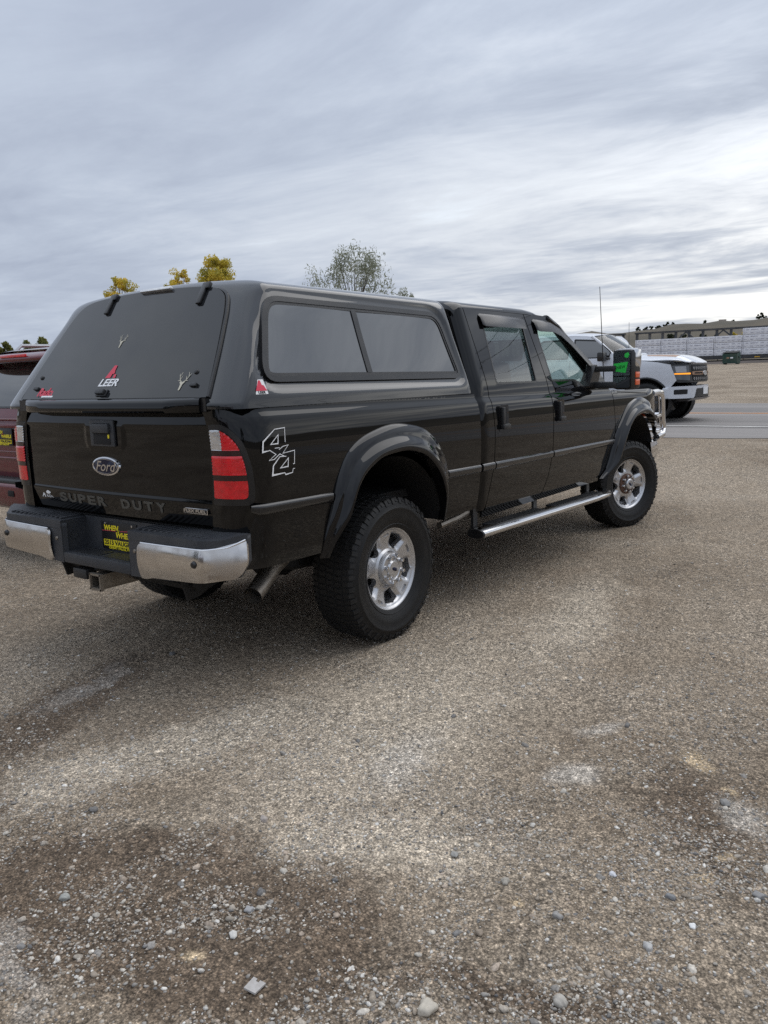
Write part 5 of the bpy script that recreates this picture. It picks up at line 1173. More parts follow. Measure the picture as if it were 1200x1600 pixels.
for i in range(len(xs)-1):
    for j in range(16): a = i*17+j; f.append((a, a+17, a+18, a+1))
obj('roof', v, f, 'maroon', SUV, 180)
for s in (-1, 1):
    MB().tube([(0.55, s*0.66, 1.86), (0.62, s*0.66, 1.92), (2.3, s*0.66, 1.93), (2.4, s*0.66, 1.87)], 0.018, 8).build('roof_rail', 'alloy_dark', SUV)
    MB().prism(rounded([(0.02, 0.86), (0.05, 1.32), (0.20, 1.34), (0.24, 0.90)], 0.03, 3), 'Y', s*0.80, s*0.965).build('tail_lamp', 'red_lens', SUV)
rearrows('bumper_top', [(0.04, 0.735, 0.97, 0.16), (-0.06, 0.730, 0.97, 0.16), (-0.085, 0.715, 0.97, 0.16), (-0.085, 0.690, 0.97, 0.16)], 'plastic', SUV, sub=2)
rearrows('rear_bumper', [(-0.080, 0.690, 0.985, 0.20), (-0.10, 0.66, 0.985, 0.20), (-0.095, 0.56, 0.98, 0.20), (-0.05, 0.47, 0.96, 0.20), (0.05, 0.44, 0.94, 0.20)], 'maroon', SUV)
MB().box((-0.085, -0.19, 0.605), (0.04, 0.10, 0.055), bev=0.01).build('bumper_slot', 'liner', SUV); MB().box((-0.085, 0.19, 0.605), (0.04, 0.10, 0.055), bev=0.01).build('bumper_slot', 'liner', SUV)
# plate recess and dealer plate
rr_ = rounded([(-0.34, 0.905), (-0.34, 1.245), (0.34, 1.245), (0.34, 0.905)], 0.07, 5); MB().tube([(-0.012 if z < 1.1 else 0.012, y, z) for y, z in rr_+[rr_[0]]], 0.010, 6, cap=False).build('plate_recess_edge', 'maroon', SUV)
ri = rounded([(-0.27, 0.96), (-0.27, 1.20), (0.27, 1.20), (0.27, 0.96)], 0.03, 4); MB().tube([(0.0 if z < 1.1 else 0.018, y, z) for y, z in ri+[ri[0]]], 0.006, 6, cap=False).build('plate_recess_edge', 'maroon', SUV)
MB().box((0.0, 0, 1.185), (0.03, 0.46, 0.03), bev=0.008).build('liftgate_grip', 'maroon', SUV)
MB().box((-0.012, 0.0, 1.09), (0.006, 0.305, 0.152), bev=0.002).build('licence_plate', 'plate', SUV)
def spt(s, size, width, y, z, m, shear=0.0, bold=0.0008, o=0.0):
    t = text_obj('plate_lettering', s, size, m, SUV, Matrix.Identity(4), 0.0004, shear=shear, bold=bold); xs_ = [q.co.x for q in t.data.vertices]; k = width/(max(xs_)-min(xs_)); c = (max(xs_)+min(xs_))/2
    t.data.transform(frame((-0.0165-o, y, z), (0, -1, 0), (0, 0, 1)) @ Matrix.Diagonal((k, 1, 1, 1)) @ Matrix.Translation((-c, 0, 0)))
spt('WHEN', 0.04, 0.125, 0.06, 1.130, 'yellow', 0.2, 0.0014); spt('N', 0.022, 0.018, 0.0, 1.114, 'red', 0.2); spt('WHEELS', 0.04, 0.165, -0.06, 1.095, 'yellow', 0.2, 0.0014)
MB().box((-0.016, 0, 1.050), (0.002, 0.27, 0.034)).build('plate_band', 'yellow', SUV); spt('2513 VAUGHN', 0.034, 0.255, 0, 1.051, 'plate', 0, 0.001, 0.002); spt('GREAT FALLS, MT', 0.018, 0.19, 0, 1.024, 'yellow')
panel('hood', [(3.5, -0.80), (3.6, 0.0), (3.5, 0.80), (4.6, 0.84), (5.0, 0.70), (5.1, 0.0), (5.0, -0.70), (4.6, -0.84)], lambda x, y: (x, y, 1.33-0.10*(x-3.5)-0.06*np.abs(y/0.85)**3), 'maroon', SUV, res=0.15, fdir=(0, 0, -1))
ruled('windshield', [(2.98+0.08*(1-(y/0.72)**2), y, 1.80) for y in np.linspace(-0.70, 0.70, 7)], [(3.50+0.14*(1-(y/0.85)**2), y, 1.35) for y in np.linspace(-0.83, 0.83, 7)], 'dark_glass', parent=SUV)
MB().box((5.02, 0, 0.80), (0.12, 1.7, 0.55), bev=0.06).build('front_fascia', 'maroon', SUV); MB().box((2.6, 0, 0.45), (4.6, 1.7, 0.18)).build('underbody', 'under', SUV)
for x in (0.98, 3.92):
    for s in (-1, 1):
        simple_wheel(SUV, x, s*0.86, 0.385, 0.385, 0.26, 6, 'alloy', 0 if s < 0 else math.pi, 's')
        b = MB(); b.lathe([(0.45, -0.12), (0.45, 0.14), (0.1, 0.14)], (x, s*0.86, 0.42), 'Y', 24); b.build('wheel_liner', 'liner', SUV)

# ------------------------------------------------------------------ white pickup driving past on the road (x forward from its front axle)
WT = empty('white_pickup', (14.55, 2.13, ROAD_Z+0.018), -math.pi/2); tag(WT, 'white pickup with dark grille and amber light bar passing on the road', 'pickup truck')
_wy = pchip([0.42, 0.55, 0.75, 1.0, 1.2, 1.30, 1.37, 1.5, 1.7, 1.9, 1.98], [0.93, 0.965, 0.985, 1.0, 0.995, 0.97, 0.95, 0.91, 0.83, 0.745, 0.70])
def wty(x, z): return _wy(z)-0.30*np.clip((np.asarray(x)-0.25)/0.68, 0, 1.2)**2.2
wside = lambda off=0.0: (lambda x, z: (x, -(wty(x, z)+off), z))
WF, WR = arc(0.0, 0.44, 0.50, 20, 180), arc(-3.69, 0.44, 0.49, 0, 180)
panel('front_fender', [(0.50, 0.72), (0.62, 0.88), (0.50, 1.21), (0.20, 1.27), (-0.40, 1.335), (-0.62, 1.345), (-0.62, 0.60), (-0.50, 0.46)]+WF[::-1], wside(), 'white_paint', WT, res=0.05, fdir=IN, mirror=True)
fd = [(-0.63, 0.56), (-0.63, 1.343), (-0.75, 1.36), (-1.72, 1.355), (-1.74, 0.56)]; rd = [(-1.75, 0.56), (-1.73, 1.355), (-2.78, 1.36), (-2.80, 0.60), (-2.72, 0.56)]
panel('front_door', fd, wside(), 'white_paint', WT, res=0.07, fdir=IN, mirror=True); panel('rear_door', rd, wside(), 'white_paint', WT, res=0.07, fdir=IN, mirror=True)
panel('bed_side', [(-2.82, 0.58), (-2.80, 1.40), (-4.78, 1.42), (-4.84, 1.0), (-4.80, 0.62), (-4.20, 0.55)]+WR[::-1]+[(-3.18, 0.56)], wside(), 'white_paint', WT, res=0.07, fdir=IN, mirror=True)
w1 = rounded([(-0.82, 1.40), (-0.80, 1.53), (-1.15, 1.80), (-1.70, 1.84), (-1.68, 1.39)], [0.03, 0.04, 0.10, 0.03, 0.03], 4); w2 = rounded([(-1.78, 1.39), (-1.80, 1.84), (-2.45, 1.84), (-2.62, 1.75), (-2.66, 1.40)], 0.05, 3)
panel('cab_upper', [(-0.63, 1.347), (-0.92, 1.57), (-1.12, 1.74), (-1.32, 1.865), (-1.55, 1.905), (-2.70, 1.90), (-2.88, 1.75), (-2.95, 1.37)], wside(), 'white_paint', WT, holes=[w1, w2], res=0.06, fdir=IN, mirror=True)
for q in (w1, w2): panel('side_glass', q, wside(-0.012), 'dark_glass', WT, res=0.1, flange=0.002, fdir=IN, mirror=True); band('window_trim', q, 0.025, 0.002, 'trim', surf=wside, parent=WT, res=0.06)
panel('cab_roof', [(-1.30, -0.745), (-1.20, -0.4), (-1.17, 0), (-1.20, 0.4), (-1.30, 0.745), (-2.80, 0.745), (-2.80, -0.745)], lambda x, y: (x, y, 1.985-0.075*np.abs(y/0.75)**3-0.055*np.clip((x+1.75)/0.55, 0, 1)**2-0.04*np.clip((-2.5-x)/0.3, 0, 1)**2), 'white_paint', WT, res=0.08, fdir=(0, 0, -1))
ruled('windshield', [(-1.18-0.12*(y/0.72)**2, y, 1.925-0.06*(y/0.74)**2) for y in np.linspace(-0.715, 0.715, 11)], [(-0.42-0.24*(y/0.86)**2, y, 1.42-0.07*(y/0.86)**2) for y in np.linspace(-0.86, 0.86, 11)], 'clear_glass', parent=WT, bulge=0.03)
for s in (-1, 1):
    MB().tube([(-1.30, s*0.745, 1.875), (-1.05, s*0.80, 1.70), (-0.66, s*0.905, 1.375)], 0.035, 8).build('windshield_pillar', 'white_paint', WT)
    MB().box((-0.93, s*1.10, 1.42), (0.15, 0.24, 0.20), bev=0.04).build('side_mirror', 'trim', WT)
    MB().tube([(-0.78, s*0.90, 1.37), (-0.93, s*1.05, 1.40)], 0.025, 6).build('mirror_arm', 'trim', WT)
def whood(x, y): return 1.425-0.05*np.clip((np.asarray(x)+0.4)/1.2, 0, 1)**2-0.16*np.clip((np.asarray(x)-0.40)/0.50, 0, 1)**2.2-0.11*np.abs(np.asarray(y)/0.95)**3+0.02*sstep(0.62, 0.52, np.abs(y))
panel('hood', [(-0.60, -0.90), (-0.38, -0.5), (-0.34, 0), (-0.38, 0.5), (-0.60, 0.90), (0.10, 0.95), (0.50, 0.88), (0.74, 0.72), (0.88, 0.40), (0.90, 0.0), (0.88, -0.40), (0.74, -0.72), (0.50, -0.88), (0.10, -0.95)], lambda x, y: (x, y, whood(x, y)), 'white_paint', WT, res=0.05, fdir=(0, 0, -1))
for s in (-1, 1):
    panel('hood_decal', [(0.55, s*0.42), (0.50, s*0.62), (-0.10, s*0.58), (-0.15, s*0.50), (0.1, s*0.44)], lambda x, y: (x, y, whood(x, y)+0.003), 'tan_paint', WT, res=0.06, flange=0, fdir=(0, 0, -1))
MB().prism([(-0.64, 1.33), (-0.36, 1.40), (-0.36, 0.8), (-0.64, 0.8)], 'Y', -0.86, 0.86).build('cowl', 'trim', WT)
# nose: plan curve of the front end
NP = [(0.42, 0.975), (0.56, 0.905), (0.70, 0.80), (0.80, 0.66), (0.87, 0.45), (0.91, 0.22), (0.92, 0.0)]
NP = [(x, -y) for x, y in NP]+[(x, y) for x, y in NP[-2::-1]]
_nd = np.r_[0, np.cumsum(np.linalg.norm(np.diff(np.array(NP), axis=0), axis=1))]; _nx, _ny = pchip(_nd, [q[0] for q in NP]), pchip(_nd, [q[1] for q in NP]); NL = _nd[-1]
def nose(off=0.0, lean=0.0):
    def f(s, z):
        s = np.asarray(s, float); e = 1e-3; tx, ty = _nx(s+e)-_nx(s-e), _ny(s+e)-_ny(s-e); l = np.hypot(tx, ty); o = off-lean*(np.asarray(z)-0.9)
        return _nx(s)+ty/l*o, _ny(s)-tx/l*o, z
    return f
FWD = (-1, 0, 0)
panel('grille_surround', rounded([(0.10, 0.90), (0.02, 1.215), (NL-0.02, 1.215), (NL-0.10, 0.90), (NL-0.25, 0.83), (0.25, 0.83)], 0.03, 3), nose(0.012, 0.08), 'trim', WT, res=0.05, flange=0.05, fdir=FWD)
panel('grille', rounded([(0.62, 0.86), (0.58, 1.19), (NL-0.58, 1.19), (NL-0.62, 0.86)], 0.03, 3), nose(0.020, 0.08), 'liner', WT, res=0.06, flange=0.01, fdir=FWD)
for r_ in range(3):
    for k in range(12):
        s0 = 0.66+(NL-1.32)*(k+0.5*(r_ % 2))/12; zc = 0.905+0.11*r_
        if abs(zc-1.015) > 0.03: panel('grille_mesh', rounded([(s0, zc-0.035), (s0-0.03, zc), (s0, zc+0.035), (s0+0.03, zc)], 0.008, 2), nose(0.026, 0.08), 'alloy_dark', WT, holes=[[(s0, zc-0.018), (s0-0.016, zc), (s0, zc+0.018), (s0+0.016, zc)]], res=0.05, flange=0.004, fdir=FWD)
panel('grille_bar', rounded([(0.60, 0.985), (0.60, 1.055), (NL-0.60, 1.055), (NL-0.60, 0.985)], 0.015, 2), nose(0.032, 0.08), 'tan_paint', WT, res=0.06, flange=0.02, fdir=FWD, holes=[rounded([(0.66, 1.003), (0.66, 1.037), (NL/2-0.14, 1.037), (NL/2-0.14, 1.003)], 0.008, 2), rounded([(NL/2+0.14, 1.003), (NL/2+0.14, 1.037), (NL-0.66, 1.037), (NL-0.66, 1.003)], 0.008, 2)])
panel('grille_emblem', [(NL/2+0.12*math.cos(a), 1.02+0.052*math.sin(a)) for a in np.linspace(0, 2*math.pi, 24, endpoint=False)], nose(0.050, 0.08), 'alloy', WT, res=0.05, flange=0.03, fdir=FWD)
for sg in (1, -1):
    ms = (lambda q: q) if sg > 0 else (lambda q: [(NL-s, z) for s, z in q][::-1])
    panel('headlight', ms(rounded([(0.16, 0.90), (0.12, 1.185), (0.50, 1.185), (0.52, 0.87)], 0.03, 3)), nose(0.018, 0.08), 'dark_lamp', WT, res=0.05, flange=0.008, fdir=FWD)
    panel('headlight_lens', ms(rounded([(0.20, 1.04), (0.18, 1.165), (0.42, 1.165), (0.43, 1.04)], 0.02, 3)), nose(0.022, 0.08), 'alloy_dark', WT, res=0.05, flange=0.004, fdir=FWD)
    panel('light_bar', ms(rounded([(0.17, 1.000), (0.17, 1.026), (0.53, 1.030), (0.53, 0.996)], 0.008, 2)), nose(0.030, 0.08), 'orange', WT, res=0.06, flange=0.01, fdir=FWD)
    panel('marker_lamp', ms([(0.08, 0.93), (0.05, 1.10), (0.075, 1.10), (0.105, 0.93)]), nose(0.020, 0.08), 'amber', WT, res=0.06, flange=0.004, fdir=FWD)
    panel('fog_lamp', ms(rounded([(0.16, 0.585), (0.16, 0.685), (0.44, 0.69), (0.44, 0.59)], 0.02, 3)), nose(0.05), 'liner', WT, res=0.06, flange=0.004, fdir=FWD)
    MB().tube([(0.62, sg*0.45, 0.52), (0.80, sg*0.45, 0.50), (0.84, sg*0.40, 0.47)], 0.018, 6).build('tow_hook', 'alloy', WT)
panel('front_bumper', rounded([(0.02, 0.70), (0.06, 0.74), (0.30, 0.755), (NL-0.30, 0.755), (NL-0.06, 0.74), (NL-0.02, 0.70), (NL-0.05, 0.50), (NL-0.62, 0.50), (NL-0.72, 0.58), (0.72, 0.58), (0.62, 0.50), (0.05, 0.50)], 0.015, 2), nose(0.045), 'white_paint', WT, res=0.05, flange=0.10, fdir=FWD)
panel('bumper_insert', rounded([(0.66, 0.52), (0.72, 0.70), (NL-0.72, 0.70), (NL-0.66, 0.52)], 0.03, 3), nose(0.050), 'plastic', WT, res=0.06, flange=0.02, fdir=FWD)
panel('licence_plate', rounded([(NL/2-0.16, 0.57), (NL/2-0.16, 0.725), (NL/2+0.16, 0.725), (NL/2+0.16, 0.57)], 0.01, 2), nose(0.065), 'white', WT, res=0.06, flange=0.01, fdir=FWD)
MB().prism([(0.30, 0.42), (0.80, 0.44), (0.90, 0.50), (0.30, 0.52)], 'Y', -0.72, 0.72).build('skid_plate', 'trim', WT)
MB().box((-2.2, 0, 0.55), (4.8, 1.6, 0.22)).build('underbody', 'under', WT)
MB().box((-4.80, 0, 1.0), (0.08, 1.66, 0.78), bev=0.02).build('tailgate', 'white_paint', WT); MB().box((-3.8, 0, 0.85), (1.9, 1.6, 0.05)).build('bed_floor', 'under', WT); MB().box((-2.9, 0, 1.35), (0.04, 1.6, 1.0)).build('cab_back_wall', 'white_paint', WT)
MB().box((-4.92, 0, 0.66), (0.14, 1.9, 0.16), bev=0.03).build('rear_bumper', 'chrome', WT)
for s in (-1, 1):
    MB().box((-1.75, s*0.42, 1.25), (0.2, 0.5, 0.75), bev=0.06).build('front_seat', 'seat', WT)
    MB().box((-4.80, s*0.90, 1.15), (0.14, 0.14, 0.42), bev=0.03).build('tail_lamp', 'red_lens', WT)
MB().tube([(-0.42, -0.86, 1.30), (-0.42, -0.86, 1.40), (-0.43, -0.86, 2.13)], [0.012, 0.006, 0.004], 6).build('antenna', 'trim', WT)
for x in (0.0, -3.69):
    for s in (-1, 1):
        simple_wheel(WT, x, s*0.86, 0.415, 0.415, 0.29, 6, 'dark_lamp', 0 if s < 0 else math.pi, 'w')
        b = MB(); b.lathe([(0.50, -0.13), (0.50, 0.16), (0.1, 0.16)], (x, s*0.86, 0.44), 'Y', 24); b.build('wheel_liner', 'liner', WT)
    fl_ = [(x+0.50*math.cos(rad(a)), 0.44+0.50*math.sin(rad(a))) for a in np.linspace(18, 178, 20)]
    for s in (-1, 1): MB().tube([(p, s*(float(wty(p, q))+0.004), q) for p, q in fl_], 0.022, 6).build('arch_trim', 'trim', WT)
# ------------------------------------------------------------------ lumber train beyond the road
TX, TZ = 93.5, 2.05
M['rail_black'] = mat('railcar dark steel', (0.022, 0.026, 0.032), 0.6, dirt=0.3, dscale=0.8)
M['wrap'] = mat('white lumber wrap', (0.74, 0.74, 0.77), 0.55, dirt=0.35, dscale=2.5, dcol=(0.50, 0.50, 0.55), bump=0.3, bscale=6)
M['wrap_print'] = mat('grey wrap print', (0.40, 0.40, 0.45), 0.7)
M['yellow_paint'] = mat('yellow marking', (0.65, 0.38, 0.03), 0.6)
M['ballast'] = mat('dark rail bank', (0.11, 0.092, 0.08), 0.95, dirt=0.5, dscale=1.2, dcol=(0.18, 0.15, 0.13))
bank = MB(); bank.prism([(TX-3.2, 1.6), (TX-2.2, TZ), (TX+2.2, TZ), (TX+3.2, 1.6)], 'Y', -120, 160); tag(bank.build('rail_bank', 'ballast'), 'dark rail bank under the lumber train', kind='structure')
for s in (-0.72, 0.72): tag(MB().box((TX+s, 20, TZ+0.07), (0.08, 270, 0.14)).build('rail', 'rail_black'), ['near steel rail under the lumber cars', 'far steel rail under the lumber cars'][s > 0], 'rail', 'rails of the track')
wrapmesh = {}
def bundle(y0, ln, z, hgt, side_, label):
    k = (round(ln, 2), round(hgt, 2))
    if k not in wrapmesh:
        b = MB(); b.box((0, 0, 0), (1.15, ln-0.04, hgt-0.03), bev=0.02); o = b.build('lumber_bundle', 'wrap'); wrapmesh[k] = o.data; bpy.data.objects.remove(o)
        b = MB(); rs = np.random.RandomState(int(ln*100))
        for i in range(int(ln/0.55)):
            for j in range(2): b.box((-0.582, -ln/2+0.35+i*0.55+rs.uniform(-.1, .1), (j-0.5)*hgt*0.45), (0.006, rs.uniform(0.2, 0.4), rs.uniform(0.05, 0.10)))
        b.box((-0.582, 0.45*ln, 0), (0.006, 0.05, hgt*0.9)); o = b.build('print', 'wrap_print'); wrapmesh[k, 'p'] = o.data; bpy.data.objects.remove(o)
    o = link(bpy.data.objects.new('lumber_bundle', wrapmesh[k])); o.location = (TX+side_*0.68+random.uniform(-.03, .03), y0+ln/2, z+hgt/2)
    tag(o, label, 'lumber', 'wrapped lumber bundles on the railcars')
    if side_ < 0: tag(link(bpy.data.objects.new('print', wrapmesh[k, 'p']), o), kind='stuff')
def railcar(y0, y1, label):
    c = empty('railcar', (TX, (y0+y1)/2, TZ)); tag(c, label, 'railcar', 'railcars of the lumber train'); h = (y1-y0)/2
    def P(name, b, m='rail_black'): o = b.build(name, m, c); return o
    P('deck', MB().box((0, 0, 0.52), (2.9, 2*h, 0.24))); P('side_sill', MB().box((-1.40, 0, 0.36), (0.12, 2*h, 0.22))); P('side_sill', MB().box((1.40, 0, 0.36), (0.12, 2*h, 0.22)))
    for y in (-h+1.6, h-1.6):
        P('bogie', MB().box((0, y, 0.32), (1.8, 2.2, 0.25)))
        for dy in (-0.75, 0.75): P('wheelset', MB().tube([(-0.8, y+dy, 0.42), (0.8, y+dy, 0.42)], 0.28, 16))
    P('top_chord', MB().box((0, 0, 3.62), (0.42, 2*h, 0.20))); P('centre_web', MB().box((0, 0, 1.1), (0.08, 2*h, 1.0)))
    n = 15
    for k in range(n):
        y = -h+0.25+(2*h-0.5)*k/(n-1); P('post', MB().box((0, y, 2.10), (0.26, 0.26, 2.95)))
    for y in (-h+6.0, h-6.0, 0.8):
        for s in (-1, 1): P('brace', MB().tube([(-0.1, y, 3.5), (-0.1, y+s*1.3, 2.4)], 0.09, 6))
    for k in range(7): P('reflector', MB().box((-1.465, -h+1.5+(2*h-3)*k/6, 0.38), (0.012, 0.55, 0.10)), 'yellow_paint')
    return c
railcar(8.4, 30.2, 'dark centre beam railcar behind the green dumpster, carrying white lumber'); railcar(31.4, 53.2, 'dark centre beam railcar left of the first, mostly behind the white pickup')
for y0, n in ((8.8, 7), (31.8, 7)):
    for k in range(n if y0 < 20 else 3):
        rows = 4 if (y0 < 20 and k < 3) else 3; ordn = ['first', 'second', 'third', 'fourth']
        place = ('on the farther railcar, %s stack from its right end' % ordn[k]) if y0 > 20 else ('right behind the dumpster' if k == 3 else ('in the %s stack right of the dumpster' % ordn[2-k] if k < 3 else 'in the %s stack left of the dumpster' % ordn[k-4]))
        for r_ in range(rows): bundle(y0+0.1+k*2.98, 2.96, TZ+0.645+r_*0.72, 0.72, -1, 'white wrapped lumber bundle, %s row, %s' % (['bottom', 'second', 'third', 'fourth'][r_], place))
# ------------------------------------------------------------------ dumpster
M['dump_green'] = mat('dumpster green', (0.012, 0.055, 0.045), 0.55, dirt=0.3, dscale=2)
gz = lambda x, y: float(terrain(x, y))
DP = empty('dumpster', (86.5, 17.5, gz(86.5, 17.5))); DP.scale = (0.86, 0.86, 0.86); tag(DP, 'dark green steel dumpster standing before the lumber train', 'dumpster')
MB().prism([(-0.75, 0.12), (-0.95, 1.25), (0.75, 1.45), (0.75, 0.12)], 'Y', -0.85, 0.85).build('body', 'dump_green', DP)
for s in (-1, 1):
    MB().box((-0.05, s*0.43, 1.46), (1.75, 0.84, 0.05), Matrix.Rotation(rad(-7), 3, 'Y')).build('lid', 'liner', DP); MB().box((0, s*0.93, 0.85), (0.9, 0.10, 0.16)).build('fork_pocket', 'dump_green', DP)
    MB().box((-0.875, s*0.22, 0.80), (0.02, 0.30, 0.24), Matrix.Rotation(rad(10), 3, 'Y')).build('notice', 'white' if s < 0 else 'tan_paint', DP); MB().box((0, s*0.7, 0.06), (1.4, 0.12, 0.12)).build('skid', 'dump_green', DP)
# ------------------------------------------------------------------ parked semi tractor
SM = empty('semi_tractor', (82.0, 27.3, gz(82, 27.3)), -math.pi/2); tag(SM, 'white semi tractor cab with sloped roof fairing behind the white pickup', 'semi truck')
MB().prism([(-2.0, 0.9), (-2.0, 3.35), (-1.4, 3.45), (-0.75, 3.40), (-0.2, 2.95), (0.10, 2.55), (0.35, 2.25), (0.85, 1.70), (1.9, 1.55), (2.15, 1.35), (2.2, 0.6), (-0.3, 0.6)], 'Y', -1.1, 1.1).build('cab_body', 'white_paint', SM, 30)
ruled('windshield', [(0.12, y, 2.53) for y in (-1.0, 0, 1.0)], [(0.78, y, 1.80) for y in (-1.05, 0, 1.05)], 'dark_glass', 2, SM).location = (0.03, 0, 0.03)
MB().prism([(-0.55, 1.65), (-0.55, 2.35), (0.05, 2.35), (0.45, 1.70)], 'Y', -1.115, 1.115).build('side_glass', 'dark_glass', SM)
MB().box((2.18, 0, 1.0), (0.08, 1.1, 0.7)).build('grille', 'chrome', SM)
for x in (1.3, -1.6, -2.9):
    for s in (-1, 1): simple_wheel(SM, x, s*0.98, 0.52, 0.52, 0.3, 8, 'alloy', 0 if s < 0 else math.pi, 'semi')
MB().box((-1.6, 0, 0.8), (4.2, 0.9, 0.2)).build('chassis', 'under', SM)

# ------------------------------------------------------------------ hills all round the far edge of the place
def hill_material():
    m = bpy.data.materials.new('dry grass hill'); t, b = nodes(m); b.inputs['Roughness'].default_value = 1.0
    tcn = t.nodes.new('ShaderNodeTexCoord'); n = t.nodes.new('ShaderNodeTexNoise'); n.inputs['Scale'].default_value = 0.012; n.inputs['Detail'].default_value = 9; n.inputs['Roughness'].default_value = 0.65; t.links.new(tcn.outputs['Object'], n.inputs['Vector'])
    r = t.nodes.new('ShaderNodeValToRGB'); e = r.color_ramp.elements; e[0].position = 0.35; e[0].color = (0.058, 0.050, 0.033, 1); e[1].position = 0.65; e[1].color = (0.125, 0.098, 0.064, 1)
    t.links.new(n.outputs[0], r.inputs[0]); t.links.new(r.outputs[0], b.inputs['Base Color']); return m
def ridge_h(az):
    """height of the skyline ridge at 420 m in metres, by azimuth in degrees"""
    return float(np.interp(az, [-180, -140, -100, -60, -20, 8, 12, 16, 21, 26, 34, 50, 70, 110, 150, 180], [14, 20, 17, 24, 27, 25.0, 23.5, 22.0, 20.0, 18.0, 14, 11, 9.5, 12, 18, 14]))
v = []; f = []; AZ = np.linspace(-180, 180, 361); RR = [230, 260, 300, 340, 380, 420, 470, 560, 700]
for a in AZ:
    hr = ridge_h(a)+0.8*math.sin(a*0.9)+0.5*math.sin(a*2.3+1)
    for q, g_ in zip(RR, [0, 0.05, 0.22, 0.5, 0.82, 1.0, 1.06, 0.9, 0.5]):
        x, y = CAM_POS[0]+q*math.cos(rad(a)), CAM_POS[1]+q*math.sin(rad(a)); bz = gz(x, y); v.append((x, y, bz-0.4+g_*max(0, hr-bz*0.0)*1.0+(0.4*math.sin(a*5+q) if g_ > 0.1 else 0)-g_*bz))
for i in range(len(AZ)-1):
    for j in range(len(RR)-1): a = i*9+j; f.append((a, a+1, a+10, a+9))
hill = obj('hills', v, f, hill_material(), None, 180); tag(hill, 'brown grassy hills on the skyline', kind='structure')
def hill_top(az): 
    a = az; hr = ridge_h(a)+0.8*math.sin(a*0.9)+0.5*math.sin(a*2.3+1); q = 425; x, y = CAM_POS[0]+q*math.cos(rad(a)), CAM_POS[1]+q*math.sin(rad(a)); return x, y, hr-0.6

# ------------------------------------------------------------------ trees
def leaf_mat(name, c1, c2, scale=1.3):
    m = bpy.data.materials.new(name); t, b = nodes(m); b.inputs['Roughness'].default_value = 0.7
    tcn = t.nodes.new('ShaderNodeTexCoord'); n = t.nodes.new('ShaderNodeTexNoise'); n.inputs['Scale'].default_value = scale; n.inputs['Detail'].default_value = 5; t.links.new(tcn.outputs['Object'], n.inputs['Vector'])
    r = t.nodes.new('ShaderNodeValToRGB'); e = r.color_ramp.elements; e[0].position = 0.38; e[0].color = (*c1, 1); e[1].position = 0.62; e[1].color = (*c2, 1); t.links.new(n.outputs[0], r.inputs[0]); t.links.new(r.outputs[0], b.inputs['Base Color'])
    tl = t.nodes.new('ShaderNodeBsdfTranslucent'); t.links.new(r.outputs[0], tl.inputs[0]); mx = t.nodes.new('ShaderNodeMixShader'); mx.inputs[0].default_value = 0.45; o = t.nodes['Material Output']
    t.links.new(b.outputs[0], mx.inputs[1]); t.links.new(tl.outputs[0], mx.inputs[2]); t.links.new(mx.outputs[0], o.inputs[0]); return m
M['bark'] = mat('grey bark', (0.10, 0.085, 0.07), 0.9, bump=0.5, bscale=20)
M['leaf_yellow'] = leaf_mat('yellow cottonwood leaves', (0.40, 0.36, 0.06), (0.72, 0.54, 0.07)); M['leaf_olive'] = leaf_mat('grey green leaves', (0.21, 0.225, 0.16), (0.34, 0.35, 0.26)); M['leaf_green'] = leaf_mat('green leaves', (0.08, 0.11, 0.03), (0.22, 0.21, 0.05)); M['leaf_dark'] = leaf_mat('dark green leaves', (0.018, 0.028, 0.015), (0.04, 0.05, 0.02))
